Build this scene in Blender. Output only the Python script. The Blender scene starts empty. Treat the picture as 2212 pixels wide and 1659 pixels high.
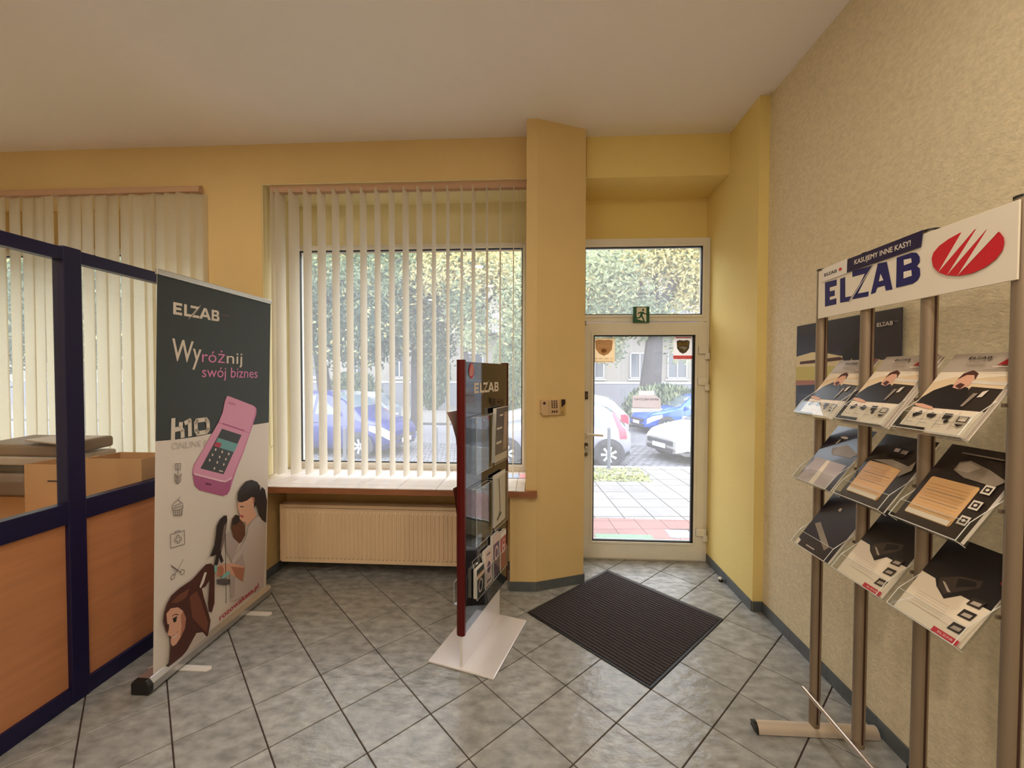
import bpy, bmesh, math, random
from mathutils import Vector, Matrix
from mathutils.geometry import tessellate_polygon
random.seed(7)
R_ = math.radians
S = bpy.context.scene
COL = S.collection

# ------------------------------------------------------------------ camera
CAM = Vector((0.0, 0.0, 1.58)); FPX = 897.05
_p, _r, _y = R_(1.3094), R_(0.1548), R_(3.2083)
_f = Vector((-math.sin(_y)*math.cos(_p), math.cos(_y)*math.cos(_p), -math.sin(_p)))
_rt = Vector((math.cos(_y), math.sin(_y), 0)); _up = _rt.cross(_f)
RT = _rt*math.cos(_r) + _up*math.sin(_r); UP = -_rt*math.sin(_r) + _up*math.cos(_r); FW = _f
cd = bpy.data.cameras.new('camera'); cam = bpy.data.objects.new('camera', cd); COL.objects.link(cam)
cd.sensor_width = 36; cd.lens = 36*FPX/2212; cd.clip_start = 0.02; cd.clip_end = 200
cam.matrix_world = Matrix(((RT.x, UP.x, -FW.x, CAM.x), (RT.y, UP.y, -FW.y, CAM.y), (RT.z, UP.z, -FW.z, CAM.z), (0, 0, 0, 1)))
S.camera = cam
# ------------------------------------------------------------------ world: bright overcast sky
w = bpy.data.worlds.new('overcast_sky'); S.world = w; w.use_nodes = True
wn = w.node_tree.nodes; wl = w.node_tree.links
bg = wn['Background']; bg.inputs[1].default_value = 7.6
tc = wn.new('ShaderNodeTexCoord'); sp = wn.new('ShaderNodeSeparateXYZ'); cr = wn.new('ShaderNodeValToRGB')
wl.new(tc.outputs['Generated'], sp.inputs[0]); wl.new(sp.outputs[2], cr.inputs[0]); wl.new(cr.outputs[0], bg.inputs[0])
cr.color_ramp.elements[0].color = (0.80, 0.83, 0.88, 1); cr.color_ramp.elements[1].color = (0.92, 0.96, 1.0, 1)
S.view_settings.view_transform = 'Standard'; S.view_settings.look = 'None'
S.view_settings.gamma = 1; S.view_settings.use_curve_mapping = False
S.view_settings.exposure = -0.18
S.cycles.max_bounces = 10; S.cycles.diffuse_bounces = 5; S.cycles.transparent_max_bounces = 24
S.cycles.caustics_reflective = False; S.cycles.caustics_refractive = False
S.cycles.sample_clamp_indirect = 6
S.cycles.use_denoising = True
LAMPS = [(-2.45, 1.74, 11), (-0.94, 0.30, 17), (0.60, 0.45, 19), (-0.93, -1.20, 25), (0.60, -1.20, 26), (-2.50, -2.70, 34), (-4.0, 0.3, 18)]
LAMP_COL = (1.0, 0.87, 0.70)

# ------------------------------------------------------------------ helpers
def ray(x, y):
    return RT*((x-1106)/FPX) + UP*((829.5-y)/FPX) + FW
def on(x, y, ax, val):
    v = ray(x, y); return CAM + v*((val-CAM[ax])/v[ax])
def lin(c):
    return tuple((v/255/12.92 if v/255 <= .04045 else ((v/255+.055)/1.055)**2.4) for v in c)
MATS = {}
def mat(name, c, rough=.6, metal=0., bump=0., bscale=40., var=0., vscale=4., spec=.5, coat=0., emit=None, dist=.01, ranv=0., detail=4., stretch=None):
    if name in MATS: return MATS[name]
    m = bpy.data.materials.new(name); m.use_nodes = True; MATS[name] = m
    nt = m.node_tree; N = nt.nodes; Lk = nt.links; b = N['Principled BSDF']
    col = lin(c)
    b.inputs['Base Color'].default_value = (*col, 1); b.inputs['Roughness'].default_value = rough
    b.inputs['Metallic'].default_value = metal; b.inputs['Specular IOR Level'].default_value = spec
    b.inputs['Coat Weight'].default_value = coat
    if emit:
        b.inputs['Emission Color'].default_value = (*col, 1); b.inputs['Emission Strength'].default_value = emit
    if bump or var:
        t = N.new('ShaderNodeTexCoord'); g = N.new('ShaderNodeNewGeometry')
        src = g.outputs['Position']
        if stretch:
            mp = N.new('ShaderNodeMapping'); mp.inputs['Scale'].default_value = stretch
            Lk.new(src, mp.inputs[0]); src = mp.outputs[0]
    if var:
        n = N.new('ShaderNodeTexNoise'); n.inputs['Scale'].default_value = vscale; n.inputs['Detail'].default_value = detail
        Lk.new(src, n.inputs['Vector'])
        r = N.new('ShaderNodeMapRange'); r.inputs[1].default_value = .3; r.inputs[2].default_value = .7
        r.inputs[3].default_value = 1-var; r.inputs[4].default_value = 1+var
        Lk.new(n.outputs[0], r.inputs[0])
        h = N.new('ShaderNodeHueSaturation'); h.inputs['Color'].default_value = (*col, 1)
        Lk.new(r.outputs[0], h.inputs['Value']); Lk.new(h.outputs[0], b.inputs['Base Color'])
        if ranv:
            o = N.new('ShaderNodeObjectInfo'); q = N.new('ShaderNodeMath'); q.operation = 'MULTIPLY_ADD'
            q.inputs[1].default_value = ranv*2; q.inputs[2].default_value = 1-ranv
            Lk.new(o.outputs['Random'], q.inputs[0])
            q2 = N.new('ShaderNodeMath'); q2.operation = 'MULTIPLY'
            Lk.new(q.outputs[0], q2.inputs[0]); Lk.new(r.outputs[0], q2.inputs[1]); Lk.new(q2.outputs[0], h.inputs['Value'])
    if bump:
        n = N.new('ShaderNodeTexNoise'); n.inputs['Scale'].default_value = bscale; n.inputs['Detail'].default_value = 6
        Lk.new(src, n.inputs['Vector'])
        bp = N.new('ShaderNodeBump'); bp.inputs['Strength'].default_value = bump; bp.inputs['Distance'].default_value = dist
        Lk.new(n.outputs[0], bp.inputs['Height']); Lk.new(bp.outputs[0], b.inputs['Normal'])
    return m
def clear(name, tint=(1, 1, 1), ior=1.45, fac=None, rough=0.0, haze=0.0):
    if name in MATS: return MATS[name]
    m = bpy.data.materials.new(name); m.use_nodes = True; MATS[name] = m
    nt = m.node_tree; N = nt.nodes; Lk = nt.links; N.remove(N['Principled BSDF']); out = N['Material Output']
    t = N.new('ShaderNodeBsdfTransparent'); t.inputs[0].default_value = (*tint, 1)
    g = N.new('ShaderNodeBsdfGlossy'); g.inputs['Roughness'].default_value = rough
    x = N.new('ShaderNodeMixShader'); fr = N.new('ShaderNodeFresnel'); fr.inputs[0].default_value = ior
    ge = N.new('ShaderNodeNewGeometry'); io = N.new('ShaderNodeMapRange'); io.inputs[3].default_value = ior; io.inputs[4].default_value = 1/ior
    Lk.new(ge.outputs['Backfacing'], io.inputs[0]); Lk.new(io.outputs[0], fr.inputs[0])
    if fac is None: Lk.new(fr.outputs[0], x.inputs[0])
    else: x.inputs[0].default_value = fac
    Lk.new(t.outputs[0], x.inputs[1]); Lk.new(g.outputs[0], x.inputs[2]); last = x
    if haze:
        d = N.new('ShaderNodeBsdfTranslucent'); d.inputs[0].default_value = (1, 1, 1, 1)
        x2 = N.new('ShaderNodeMixShader'); x2.inputs[0].default_value = haze
        Lk.new(last.outputs[0], x2.inputs[1]); Lk.new(d.outputs[0], x2.inputs[2]); last = x2
    Lk.new(last.outputs[0], out.inputs[0]); return m
def fabric(name, c, trans=.5):
    m = bpy.data.materials.new(name); m.use_nodes = True; MATS[name] = m
    nt = m.node_tree; N = nt.nodes; Lk = nt.links; N.remove(N['Principled BSDF']); out = N['Material Output']
    d = N.new('ShaderNodeBsdfDiffuse'); t = N.new('ShaderNodeBsdfTranslucent'); x = N.new('ShaderNodeMixShader')
    g = N.new('ShaderNodeNewGeometry'); n = N.new('ShaderNodeTexNoise'); n.inputs['Scale'].default_value = 160
    Lk.new(g.outputs['Position'], n.inputs['Vector'])
    h = N.new('ShaderNodeMix'); h.data_type = 'RGBA'
    h.inputs[6].default_value = (*lin(c), 1); h.inputs[7].default_value = (*[v*.82 for v in lin(c)], 1)
    Lk.new(n.outputs[0], h.inputs[0])
    Lk.new(h.outputs[2], d.inputs[0]); Lk.new(h.outputs[2], t.inputs[0])
    x.inputs[0].default_value = trans; Lk.new(d.outputs[0], x.inputs[1]); Lk.new(t.outputs[0], x.inputs[2]); Lk.new(x.outputs[0], out.inputs[0])
    return m

OFF = {}
def tag(o, label=None, cat=None, group=None, kind=None):
    if label: o['label'] = label
    if cat: o['category'] = cat
    if group: o['group'] = group
    if kind: o['kind'] = kind
    return o
def thing(name, label, cat, loc=(0, 0, 0), group=None):
    o = bpy.data.objects.new(name, None); COL.objects.link(o); o.location = loc; o.empty_display_size = .1
    OFF[o.name] = Vector(loc); return tag(o, label, cat, group)
def rect2(x0, y0, x1, y1): return [(x0, y0), (x1, y0), (x1, y1), (x0, y1)]
class MB:
    """collects solids in world coordinates; build() links them as one mesh object"""
    def __init__(s): s.v = []; s.f = []; s.m = []
    def add(s, vs, fs, m=0):
        k = len(s.v); s.v += [tuple(q) for q in vs]; s.f += [tuple(i+k for i in g) for g in fs]; s.m += [m]*len(fs); return s
    def box(s, x0, y0, z0, x1, y1, z1, m=0):
        return s.prism(rect2(min(x0, x1), min(y0, y1), max(x0, x1), max(y0, y1)), min(z0, z1), max(z0, z1), m)
    def prism(s, poly, z0, z1, m=0):
        n = len(poly); vs = [(x, y, z0) for x, y in poly]+[(x, y, z1) for x, y in poly]
        fs = [tuple(range(n-1, -1, -1)), tuple(range(n, 2*n))]+[(i, (i+1) % n, (i+1) % n+n, i+n) for i in range(n)]
        return s.add(vs, fs, m)
    def slab(s, pts, nrm, th, m=0):
        n = len(pts); nrm = Vector(nrm).normalized()*th; a = [Vector(q) for q in pts]; b = [q+nrm for q in a]
        fs = [tuple(range(n-1, -1, -1)), tuple(range(n, 2*n))]+[(i, (i+1) % n, (i+1) % n+n, i+n) for i in range(n)]
        return s.add(a+b, fs, m)
    def obox(s, c, ux, uy, uz, hx, hy, hz, m=0):
        c = Vector(c); ux = Vector(ux).normalized()*hx; uy = Vector(uy).normalized()*hy; uz = Vector(uz).normalized()*hz
        vs = [c+ux*a+uy*b+uz*d for d in (-1, 1) for a, b in ((-1, -1), (1, -1), (1, 1), (-1, 1))]
        return s.add(vs, [(3, 2, 1, 0), (4, 5, 6, 7), (0, 1, 5, 4), (1, 2, 6, 5), (2, 3, 7, 6), (3, 0, 4, 7)], m)
    def tube(s, p, q, r, n=12, m=0, r2=None, sx=1.):
        p = Vector(p); q = Vector(q); d = (q-p).normalized(); a = d.cross((0, 0, 1) if abs(d.z) < .9 else (0, 1, 0)).normalized(); b = d.cross(a)
        r2 = r if r2 is None else r2
        c0 = [p+(a*math.cos(t)*sx+b*math.sin(t))*r for t in [2*math.pi*i/n for i in range(n)]]
        c1 = [q+(a*math.cos(t)*sx+b*math.sin(t))*r2 for t in [2*math.pi*i/n for i in range(n)]]
        return s.add(c0+c1, [tuple(range(n-1, -1, -1)), tuple(range(n, 2*n))]+[(i, (i+1) % n, (i+1) % n+n, i+n) for i in range(n)], m)
    def path(s, pts, r, n=8, m=0):
        for a, b in zip(pts, pts[1:]): s.tube(a, b, r, n, m)
        return s
    def lathe(s, c, prof, n=20, m=0, ax='z'):
        c = Vector(c); vs = []; k = len(prof)
        for r, h in prof:
            for i in range(n):
                t = 2*math.pi*i/n; x, y = r*math.cos(t), r*math.sin(t)
                vs.append(c+(Vector((x, y, h)) if ax == 'z' else Vector((x, h, y)) if ax == 'y' else Vector((h, x, y))))
        fs = [(j*n+i, j*n+(i+1) % n, (j+1)*n+(i+1) % n, (j+1)*n+i) for j in range(k-1) for i in range(n)]
        fs += [tuple(range(n-1, -1, -1)), tuple(range((k-1)*n, k*n))]
        return s.add(vs, fs, m)
    def build(s, name, mats, parent=None, loc=None, smooth=False, bevel=0., seg=2, struct=False, fixn=True):
        if not isinstance(mats, (list, tuple)): mats = [mats]
        off = OFF[parent.name] if parent is not None else Vector(loc or (0, 0, 0))
        me = bpy.data.meshes.new(name); me.from_pydata([tuple(Vector(q)-off) for q in s.v], [], s.f)
        for k in mats: me.materials.append(k)
        me.polygons.foreach_set('material_index', s.m)
        if fixn or bevel:
            bm = bmesh.new(); bm.from_mesh(me)
            if fixn: bmesh.ops.recalc_face_normals(bm, faces=bm.faces)
            if bevel:
                eg = [e for e in bm.edges if len(e.link_faces) == 2 and e.calc_face_angle(0) > .5]
                bmesh.ops.bevel(bm, geom=eg, offset=bevel, segments=seg, affect='EDGES', profile=.5, clamp_overlap=True)
            bm.to_mesh(me); bm.free()
        if smooth:
            me.polygons.foreach_set('use_smooth', [True]*len(me.polygons))
            try: me.set_sharp_from_angle(angle=R_(40))
            except Exception: pass
        o = bpy.data.objects.new(name, me); COL.objects.link(o)
        if parent is not None: o.parent = parent
        else: o.location = off
        OFF[o.name] = off
        if struct: o['kind'] = 'structure'
        return o
def copy_tree(o, delta, parent=None, keep=False):
    c = o.copy(); COL.objects.link(c)
    if parent is not None: c.parent = parent
    else: c.location = o.location+Vector(delta)
    OFF[c.name] = OFF[o.name]+Vector(delta)
    for ch in o.children: copy_tree(ch, delta, c)
    return c

FONT_CACHE = {}
def text_mesh(t, bold=0.):
    k = (t, bold)
    if k not in FONT_CACHE:
        cu = bpy.data.curves.new('t', 'FONT'); cu.body = t; cu.size = 1; cu.resolution_u = 3; cu.offset = bold; cu.fill_mode = 'FRONT'
        ob = bpy.data.objects.new('t', cu); me = bpy.data.meshes.new_from_object(ob)
        vs = [(v.co.x, v.co.y) for v in me.vertices]; fs = [tuple(p.vertices) for p in me.polygons]
        bpy.data.objects.remove(ob); bpy.data.curves.remove(cu); bpy.data.meshes.remove(me)
        x0 = min(a for a, b in vs); x1 = max(a for a, b in vs)
        FONT_CACHE[k] = ([((a-x0)/(x1-x0), b) for a, b in vs], fs, x1-x0)
    return FONT_CACHE[k]
class Print:
    """flat print laid on a sheet: O origin, U and V unit axes, N normal towards the reader"""
    def __init__(s, O, U, V, N=None, step=.00025):
        s.O = Vector(O); s.U = Vector(U).normalized(); s.V = Vector(V).normalized(); s.N = Vector(N).normalized() if N else s.U.cross(s.V).normalized()
        s.mb = MB(); s.k = 1; s.mats = []; s.step = step
    def mi(s, m):
        if m not in s.mats: s.mats.append(m)
        return s.mats.index(m)
    def P(s, u, v): return s.O+s.U*u+s.V*v+s.N*(s.k*s.step)
    def px(s, x, y):
        d = ray(x, y); t = (s.O-CAM).dot(s.N)/d.dot(s.N); q = CAM+d*t-s.O; return (q.dot(s.U), q.dot(s.V))
    def poly(s, pts, m):
        if len(pts) > 3: tris = tessellate_polygon([[Vector((a, b, 0)) for a, b in pts]])
        else: tris = [(0, 1, 2)]
        fs = []
        for t in tris:
            a, b, c = [pts[i] for i in t]
            ar = (b[0]-a[0])*(c[1]-a[1])-(c[0]-a[0])*(b[1]-a[1])
            fs.append(tuple(t) if ar > 0 else tuple(reversed(t)))
        s.mb.add([s.P(*q) for q in pts], fs, s.mi(m)); s.k += 1
    def pp(s, pts, m): s.poly([s.px(*q) for q in pts], m)
    def rect(s, u0, v0, u1, v1, m): s.poly(rect2(u0, v0, u1, v1), m)
    def ell(s, u, v, a, b, m, rot=0., n=20, t0=0, t1=360):
        c, d = math.cos(rot), math.sin(rot); pts = []
        for i in range(n):
            t = R_(t0+(t1-t0)*i/n); x, y = a*math.cos(t), b*math.sin(t); pts.append((u+x*c-y*d, v+x*d+y*c))
        s.poly(pts, m)
    def line(s, pts, w, m):
        fs = []; vs = []
        for (a, b), (c, d) in zip(pts, pts[1:]):
            q = Vector((c-a, d-b)); L = q.length
            if L < 1e-6: continue
            q /= L; nx, ny = -q.y*w/2, q.x*w/2; e = w*.3; k = len(vs)
            vs += [s.P(a-q.x*e-nx, b-q.y*e-ny), s.P(c+q.x*e-nx, d+q.y*e-ny), s.P(c+q.x*e+nx, d+q.y*e+ny), s.P(a-q.x*e+nx, b-q.y*e+ny)]; fs.append((k, k+1, k+2, k+3))
        s.mb.add(vs, fs, s.mi(m)); s.k += 1
    def text(s, t, u, v, m, width=None, height=.05, bold=0., rot=0., mirror=False, slant=0.):
        vs, fs, w0 = text_mesh(t, bold)
        W = width if width else w0*height/.72
        H = height/.72; c, d = math.cos(rot), math.sin(rot); out = []
        for a, b in vs:
            x = (1-a if mirror else a)*W+slant*b*H; y = b*H; out.append(s.P(u+x*c-y*d, v+x*d+y*c))
        s.mb.add(out, [f[::-1] for f in fs] if mirror else fs, s.mi(m)); s.k += 1
    def logo(s, u, v, W, m, bgm, H=None, rot=0.):
        H = H or W/4.72; c, d = math.cos(rot), math.sin(rot)
        f = lambda P: [(u+(x/4.72*W)*c-(y*H)*d, v+(x/4.72*W)*d+(y*H)*c) for x, y in P]
        s.poly(f([(0, 0), (0, 1), (.82, 1), (.82, .78), (.26, .78), (.26, .61), (.74, .61), (.74, .4), (.26, .4), (.26, .22), (.82, .22), (.82, 0)]), m)
        s.poly(f([(1, 0), (1, 1), (1.26, 1), (1.26, .22), (1.78, .22), (1.66, 0)]), m); s.k -= 1
        s.poly(f([(1.62, 1), (2.62, 1), (1.98, .22), (2.5, .22), (2.5, 0), (1.62, 0), (1.62, .05), (2.22, .79), (1.62, .79)]), m); s.k -= 1
        s.poly(f([(2.5, 0), (2.98, 1), (3.28, 1), (3.76, 0), (3.46, 0), (3.37, .2), (2.89, .2), (2.8, 0)]), m); s.k -= 1
        s.poly(f([(3.84, 0), (3.84, 1), (4.5, 1), (4.66, .9), (4.68, .64), (4.56, .53), (4.72, .4), (4.72, .12), (4.55, 0)]), m)
        s.poly(f([(2.98, .4), (3.28, .4), (3.13, .76)]), bgm); s.k -= 1
        s.poly(f([(4.08, .6), (4.4, .6), (4.42, .8), (4.08, .8)]), bgm); s.k -= 1
        s.poly(f([(4.08, .2), (4.44, .2), (4.44, .42), (4.08, .42)]), bgm); s.k -= 1
        s.poly(f([(1.5, -.2), (1.58, -.2), (2.78, 1.2), (2.7, 1.2)]), bgm)
        s.poly(f([(1.42, -.2), (1.47, -.2), (2.67, 1.2), (2.62, 1.2)]), m)
    def build(s, name, parent, label=None):
        o = s.mb.build(name, s.mats, parent, fixn=False)
        if label: o['label'] = label
        return o

# ------------------------------------------------------------------ materials
M_front = mat('front_wall_paint', (219, 190, 134), .85, bump=.25, bscale=90, var=.05, vscale=1.2)
M_niche = mat('yellow_wall_paint', (235, 212, 138), .85, bump=.25, bscale=90, var=.04, vscale=1.2)
M_plaster = mat('rough_wall_plaster', (226, 212, 180), .9, bump=.45, bscale=75, dist=.008, var=.09, vscale=45, stretch=(1, 1, 1.5))
M_ceil = mat('ceiling_paint', (244, 238, 233), .9, bump=.12, bscale=120, var=.02, vscale=1)
M_pvc = mat('white_window_plastic', (226, 220, 207), .35, var=.03, vscale=8)
M_gasket = mat('black_rubber', (14, 13, 18), .5)
M_glass = clear('window_glass', (.98, .99, .99), 1.5)
M_glare = clear('glare_haze_glass', (.98, .99, 1), 1.5, haze=.07)  # clean pane; white haze mixed in imitates glare washing out the street
M_tile = mat('slate_tile', (152, 152, 150), .26, bump=.5, bscale=14, dist=.012, var=.30, vscale=13, ranv=.07, detail=9, stretch=(1, 1.6, 1))
M_grout = mat('floor_grout', (72, 54, 50), .9)
M_skirt = mat('slate_skirting', (88, 94, 98), .4, bump=.3, bscale=18, var=.15, vscale=12)
M_white = mat('white_tile', (236, 226, 222), .25, var=.03, vscale=6)
M_joint = mat('sill_joint', (176, 160, 150), .8)
M_brown = mat('brown_sill_edge', (150, 96, 62), .45, var=.08, vscale=14, stretch=(.3, 1, 4))
M_rad = mat('radiator_enamel', (232, 204, 168), .35)
M_blind = fabric('blind_fabric', (246, 240, 226), .5)
M_blind2 = fabric('blind_fabric_closed', (238, 228, 200), .55)
M_rail = mat('blind_rail', (196, 158, 128), .45)
M_navy = mat('navy_powder_coat', (16, 14, 62), .38)
M_wood = mat('alder_laminate', (196, 134, 92), .5, var=.09, vscale=5, stretch=(1, .6, 6))
M_black = mat('black_plastic', (22, 22, 24), .4)
M_alu = mat('brushed_aluminium', (205, 203, 200), .28, .9, var=.03, vscale=30)
M_steel = mat('grey_steel_tube', (150, 132, 112), .42, .5)
M_acr = clear('clear_acrylic', (.95, .96, .96), 1.28)
M_acre = mat('acrylic_edge', (225, 225, 222), .2)
M_paper = mat('white_paper', (236, 228, 220), .55)
M_card = mat('cardboard', (206, 160, 112), .8, var=.05, vscale=5)

# ================================================================== SETTING
H = 3.40
# floor: grout bed and single tiles laid at 45 degrees
T = .3019; th = R_(45.06)
gx = Vector((math.cos(th), math.sin(th))); gy = Vector((-math.sin(th), math.cos(th)))
cg = Vector((-.271157, -9.510741))
def gw(i, j): a = i-cg.x; b = -j-cg.y; return gx*(a*T)+gy*(b*T)
floor = MB().box(-5.4, -3.3, -.12, 1.75, 3.80, -.006).build('floor', M_grout, struct=True)
def clip(poly, ax, val, keep_less):
    out = []
    for a, b in zip(poly, poly[1:]+poly[:1]):
        ia = (a[ax] <= val) == keep_less; ib = (b[ax] <= val) == keep_less
        if ia: out.append(a)
        if ia != ib:
            t = (val-a[ax])/(b[ax]-a[ax]); out.append((a[0]+(b[0]-a[0])*t, a[1]+(b[1]-a[1])*t))
    return out
g = T/2-.0028
def tile_mesh(poly):
    mb = MB().prism(poly, -.008, 0)
    me = bpy.data.meshes.new('tile'); me.from_pydata(mb.v, [], mb.f); me.materials.append(M_tile)
    bm = bmesh.new(); bm.from_mesh(me); bmesh.ops.recalc_face_normals(bm, faces=bm.faces)
    eg = [e for e in bm.edges if all(v.co.z > -.001 for v in e.verts)]
    bmesh.ops.bevel(bm, geom=eg, offset=.0015, segments=1, affect='EDGES', clamp_overlap=True)
    bm.to_mesh(me); bm.free(); return me
sq = [tuple(gx*a+gy*b) for a, b in ((-g, -g), (g, -g), (g, g), (-g, g))]
full = tile_mesh(sq); nt_ = 0
cells = []
for i in range(-30, 45):
    for j in range(-30, 45):
        c = gw(i+.5, j+.5)
        if -2.5 < c.x < 1.75 and -.9 < c.y < 3.8: cells.append((c.y, i, j, c))
cells.sort(reverse=True, key=lambda q: q[0])
for _, i, j, c in cells[:290]:
    poly = [(c.x+a, c.y+b) for a, b in sq]; n0 = poly
    for ax, val, less in ((0, 1.518, True), (1, 3.62, True), (0, -2.5, False)): poly = clip(poly, ax, val, less) if len(poly) > 2 else poly
    if len(poly) < 3: continue
    if poly == n0: me = full
    else: me = tile_mesh([(x-c.x, y-c.y) for x, y in poly])
    o = bpy.data.objects.new('tile', me); COL.objects.link(o); o.location = (c.x, c.y, 0); o.parent = floor
floor2 = MB().box(-5.3, -3.2, -.008, -2.51, 3.2, -.001).box(-2.51, -3.2, -.008, 1.518, cells[:290][-1][0]-.25, -.001).build('floor_far_area', M_tile, floor)
ceiling = MB().box(-5.4, -3.3, H, 1.75, 3.80, H+.1).build('ceiling', M_ceil, struct=True)
# front wall with the two window recesses and the door recess
wall_front = MB().box(-5.4, 3.22, 3.088, -.07, 3.66, H).box(-5.4, 3.66, 2.70, .39, 3.80, H).build('wall_front', M_front, struct=True)
MB().box(-2.672, 3.22, -.02, -2.18, 3.80, 3.088).build('wall_front', M_front, struct=True)
MB().box(-5.4, 3.32, -.02, -2.672, 3.80, .70).build('wall_front', M_front, struct=True)
MB().box(-2.18, 3.32, -.02, -.18, 3.80, .70).build('wall_front', M_front, struct=True)
MB().box(-2.45, 2.88, -.02, -2.06, 3.32, .70).build('wall_front', M_front, struct=True)
MB().prism([(-.18, 2.995), (.01, 3.0), (.37, 3.147), (.385, 3.80), (-.18, 3.80)], -.02, .70).build('wall_pillar_base', M_front, struct=True)
MB().prism([(-.068, 3.0), (.01, 3.0), (.37, 3.147), (.385, 3.80), (-.068, 3.80)], .70, H).build('wall_pillar', M_front, struct=True)
M_lining = mat('window_recess_paint', (236, 224, 180), .85, bump=.2, bscale=90, var=.03, vscale=2)
MB().box(-2.18, 3.224, 3.083, -.07, 3.66, 3.088).build('trim_4', M_lining, struct=True)
MB().box(-2.18, 3.655, 2.705, -.07, 3.66, 3.083).build('trim_5', M_lining, struct=True)
MB().box(-2.18, 3.224, .745, -2.175, 3.655, 3.083).build('trim_6', M_lining, struct=True)
dw = MB().box(.385, 3.25, 3.088, 1.455, 3.66, H).box(.385, 3.66, 2.72, 1.455, 3.80, H)
MB().box(1.455, 2.83, -.02, 1.75, 3.80, H).build('wall_door_side', M_niche, struct=True)
wall_d = dw.build('wall_door_recess', M_niche, struct=True)
wall_right = MB().box(1.52, -3.3, -.02, 1.75, 2.83, H).build('wall_right', M_plaster, struct=True)
M_pale = mat('pale_wall_paint', (240, 230, 210), .85)
wall_left = MB().box(-5.5, -3.3, -.02, -5.3, 3.8, H).build('wall_left', M_pale, struct=True)
wall_back = MB().box(-5.4, -3.4, -.02, 1.75, -3.2, H).build('wall_back', M_pale, struct=True)
# skirting tiles
def skirting(name, runs, h=.068, t=.009):
    root = None
    for (x0, y0), (x1, y1) in runs:
        a = Vector((x0, y0, 0)); b = Vector((x1, y1, 0)); d = (b-a).normalized(); n = Vector((d.y, -d.x, 0)); L = (b-a).length
        k = max(1, round(L/.30)); s = L/k
        for i in range(k):
            p = a+d*(i*s+.001); q = a+d*((i+1)*s-.001)
            mb = MB().slab([p, q, q+Vector((0, 0, h)), p+Vector((0, 0, h))], n, t)
            if root is None:
                root = mb.build(name, M_skirt, struct=True)
            else: mb.build('tile', M_skirt, root)
    return root
skirting('baseboard_pillar', [((-.18, 2.995), (.01, 3.0)), ((.01, 3.0), (.37, 3.147)), ((.37, 3.147), (.382, 3.57))])
skirting('baseboard_door_recess', [((1.455, 3.565), (1.455, 2.83)), ((1.455, 2.83), (1.52, 2.83))])
skirting('baseboard_right', [((1.52, 2.83), (1.52, -.3))])
skirting('baseboard_radiator_recess', [((-2.06, 2.88), (-2.06, 3.32)), ((-2.06, 3.32), (-.18, 3.32)), ((-.18, 3.32), (-.18, 2.995))])

# window sill: brown edge board with white tiles on top
sill = MB().box(-2.45, 2.955, .698, .016, 3.0, .738).box(-2.18, 3.0, .70, -.07, 3.62, .738).box(-2.45, 3.0, .70, -2.18, 3.219, .738).build('trim_1', M_brown, struct=True)
MB().box(-2.17, 3.0, .738, -.07, 3.60, .7395).build('mortar', M_joint, sill)
x = -2.165
while x < -.08:
    x1 = min(x+.290, -.071)
    for y0, y1 in ((2.958, 3.045), (3.048, 3.335), (3.338, 3.598)):
        MB().box(x, y0, .7385, x1-.003, y1, .745).build('tile', M_white, sill, bevel=.001, seg=1)
    x += .290
# the ledge of the left window behind the partition
sill2 = MB().box(-5.3, 3.18, .70, -2.672, 3.62, .745).build('trim_2', M_white, struct=True)

# ------------------------------------------------------------------ windows
def window_frame(name, x0, x1, z0, z1, gx0, gx1, gz0, gz1, y=3.57, depth=.07):
    f = MB()
    f.box(x0, y, z0, gx0, y+depth, z1).box(gx1, y, z0, x1, y+depth, z1).box(gx0, y, z0, gx1, y+depth, gz0).box(gx0, y, gz1, gx1, y+depth, z1)
    o = f.build(name, M_pvc, struct=True)
    g = MB(); e = .008
    for a in ((gx0, gz0, gx0+e, gz1), (gx1-e, gz0, gx1, gz1), (gx0, gz0, gx1, gz0+e), (gx0, gz1-e, gx1, gz1)): g.box(a[0], y+.004, a[1], a[2], y+.03, a[3])
    g.build('gasket', M_gasket, o)
    MB().box(gx0+e, y+.018, gz0+e, gx1-e, y+.024, gz1-e).build('pane', M_glare, o)
    b = MB(); e2 = .022
    for a in ((gx0-e2, gz0-e2, gx0, gz1+e2), (gx1, gz0-e2, gx1+e2, gz1+e2), (gx0, gz0-e2, gx1, gz0), (gx0, gz1, gx1, gz1+e2)): b.box(a[0], y-.008, a[1], a[2], y, a[3])
    b.build('glazing_bead', M_pvc, o, bevel=.002, seg=1)
    return o
window_frame('window_1', -5.3, -2.70, .745, 2.705, -5.2, -2.76, .80, 2.655)
window_frame('window_2', -2.165, -.062, .745, 2.705, -2.083, -.112, .802, 2.662)
door = window_frame('window_3', .388, 1.452, 2.03, 2.725, .415, 1.392, 2.085, 2.657)
# door jambs below the transom
fr = MB().box(.388, 3.57, 0, .402, 3.64, 2.03).box(1.428, 3.57, 0, 1.452, 3.64, 2.03).box(.402, 3.57, 0, 1.428, 3.64, .008)
dframe = fr.build('door_2', M_pvc, struct=True)
lf = MB(); y0, y1 = 3.560, 3.625
gx0, gx1, gz0, gz1 = .492, 1.335, .158, 1.915
lf.box(.405, y0, .012, gx0, y1, 2.022).box(gx1, y0, .012, 1.424, y1, 2.022).box(gx0, y0, .012, gx1, y1, gz0).box(gx0, y0, gz1, gx1, y1, 2.022)
leaf = lf.build('door_1', M_pvc, struct=True)
g_ = MB(); e = .010
for a in ((gx0, gz0, gx0+e, gz1), (gx1-e*1.8, gz0, gx1, gz1), (gx0, gz0, gx1, gz0+e), (gx0, gz1-e, gx1, gz1)): g_.box(a[0], y0+.004, a[1], a[2], y0+.03, a[3])
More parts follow.
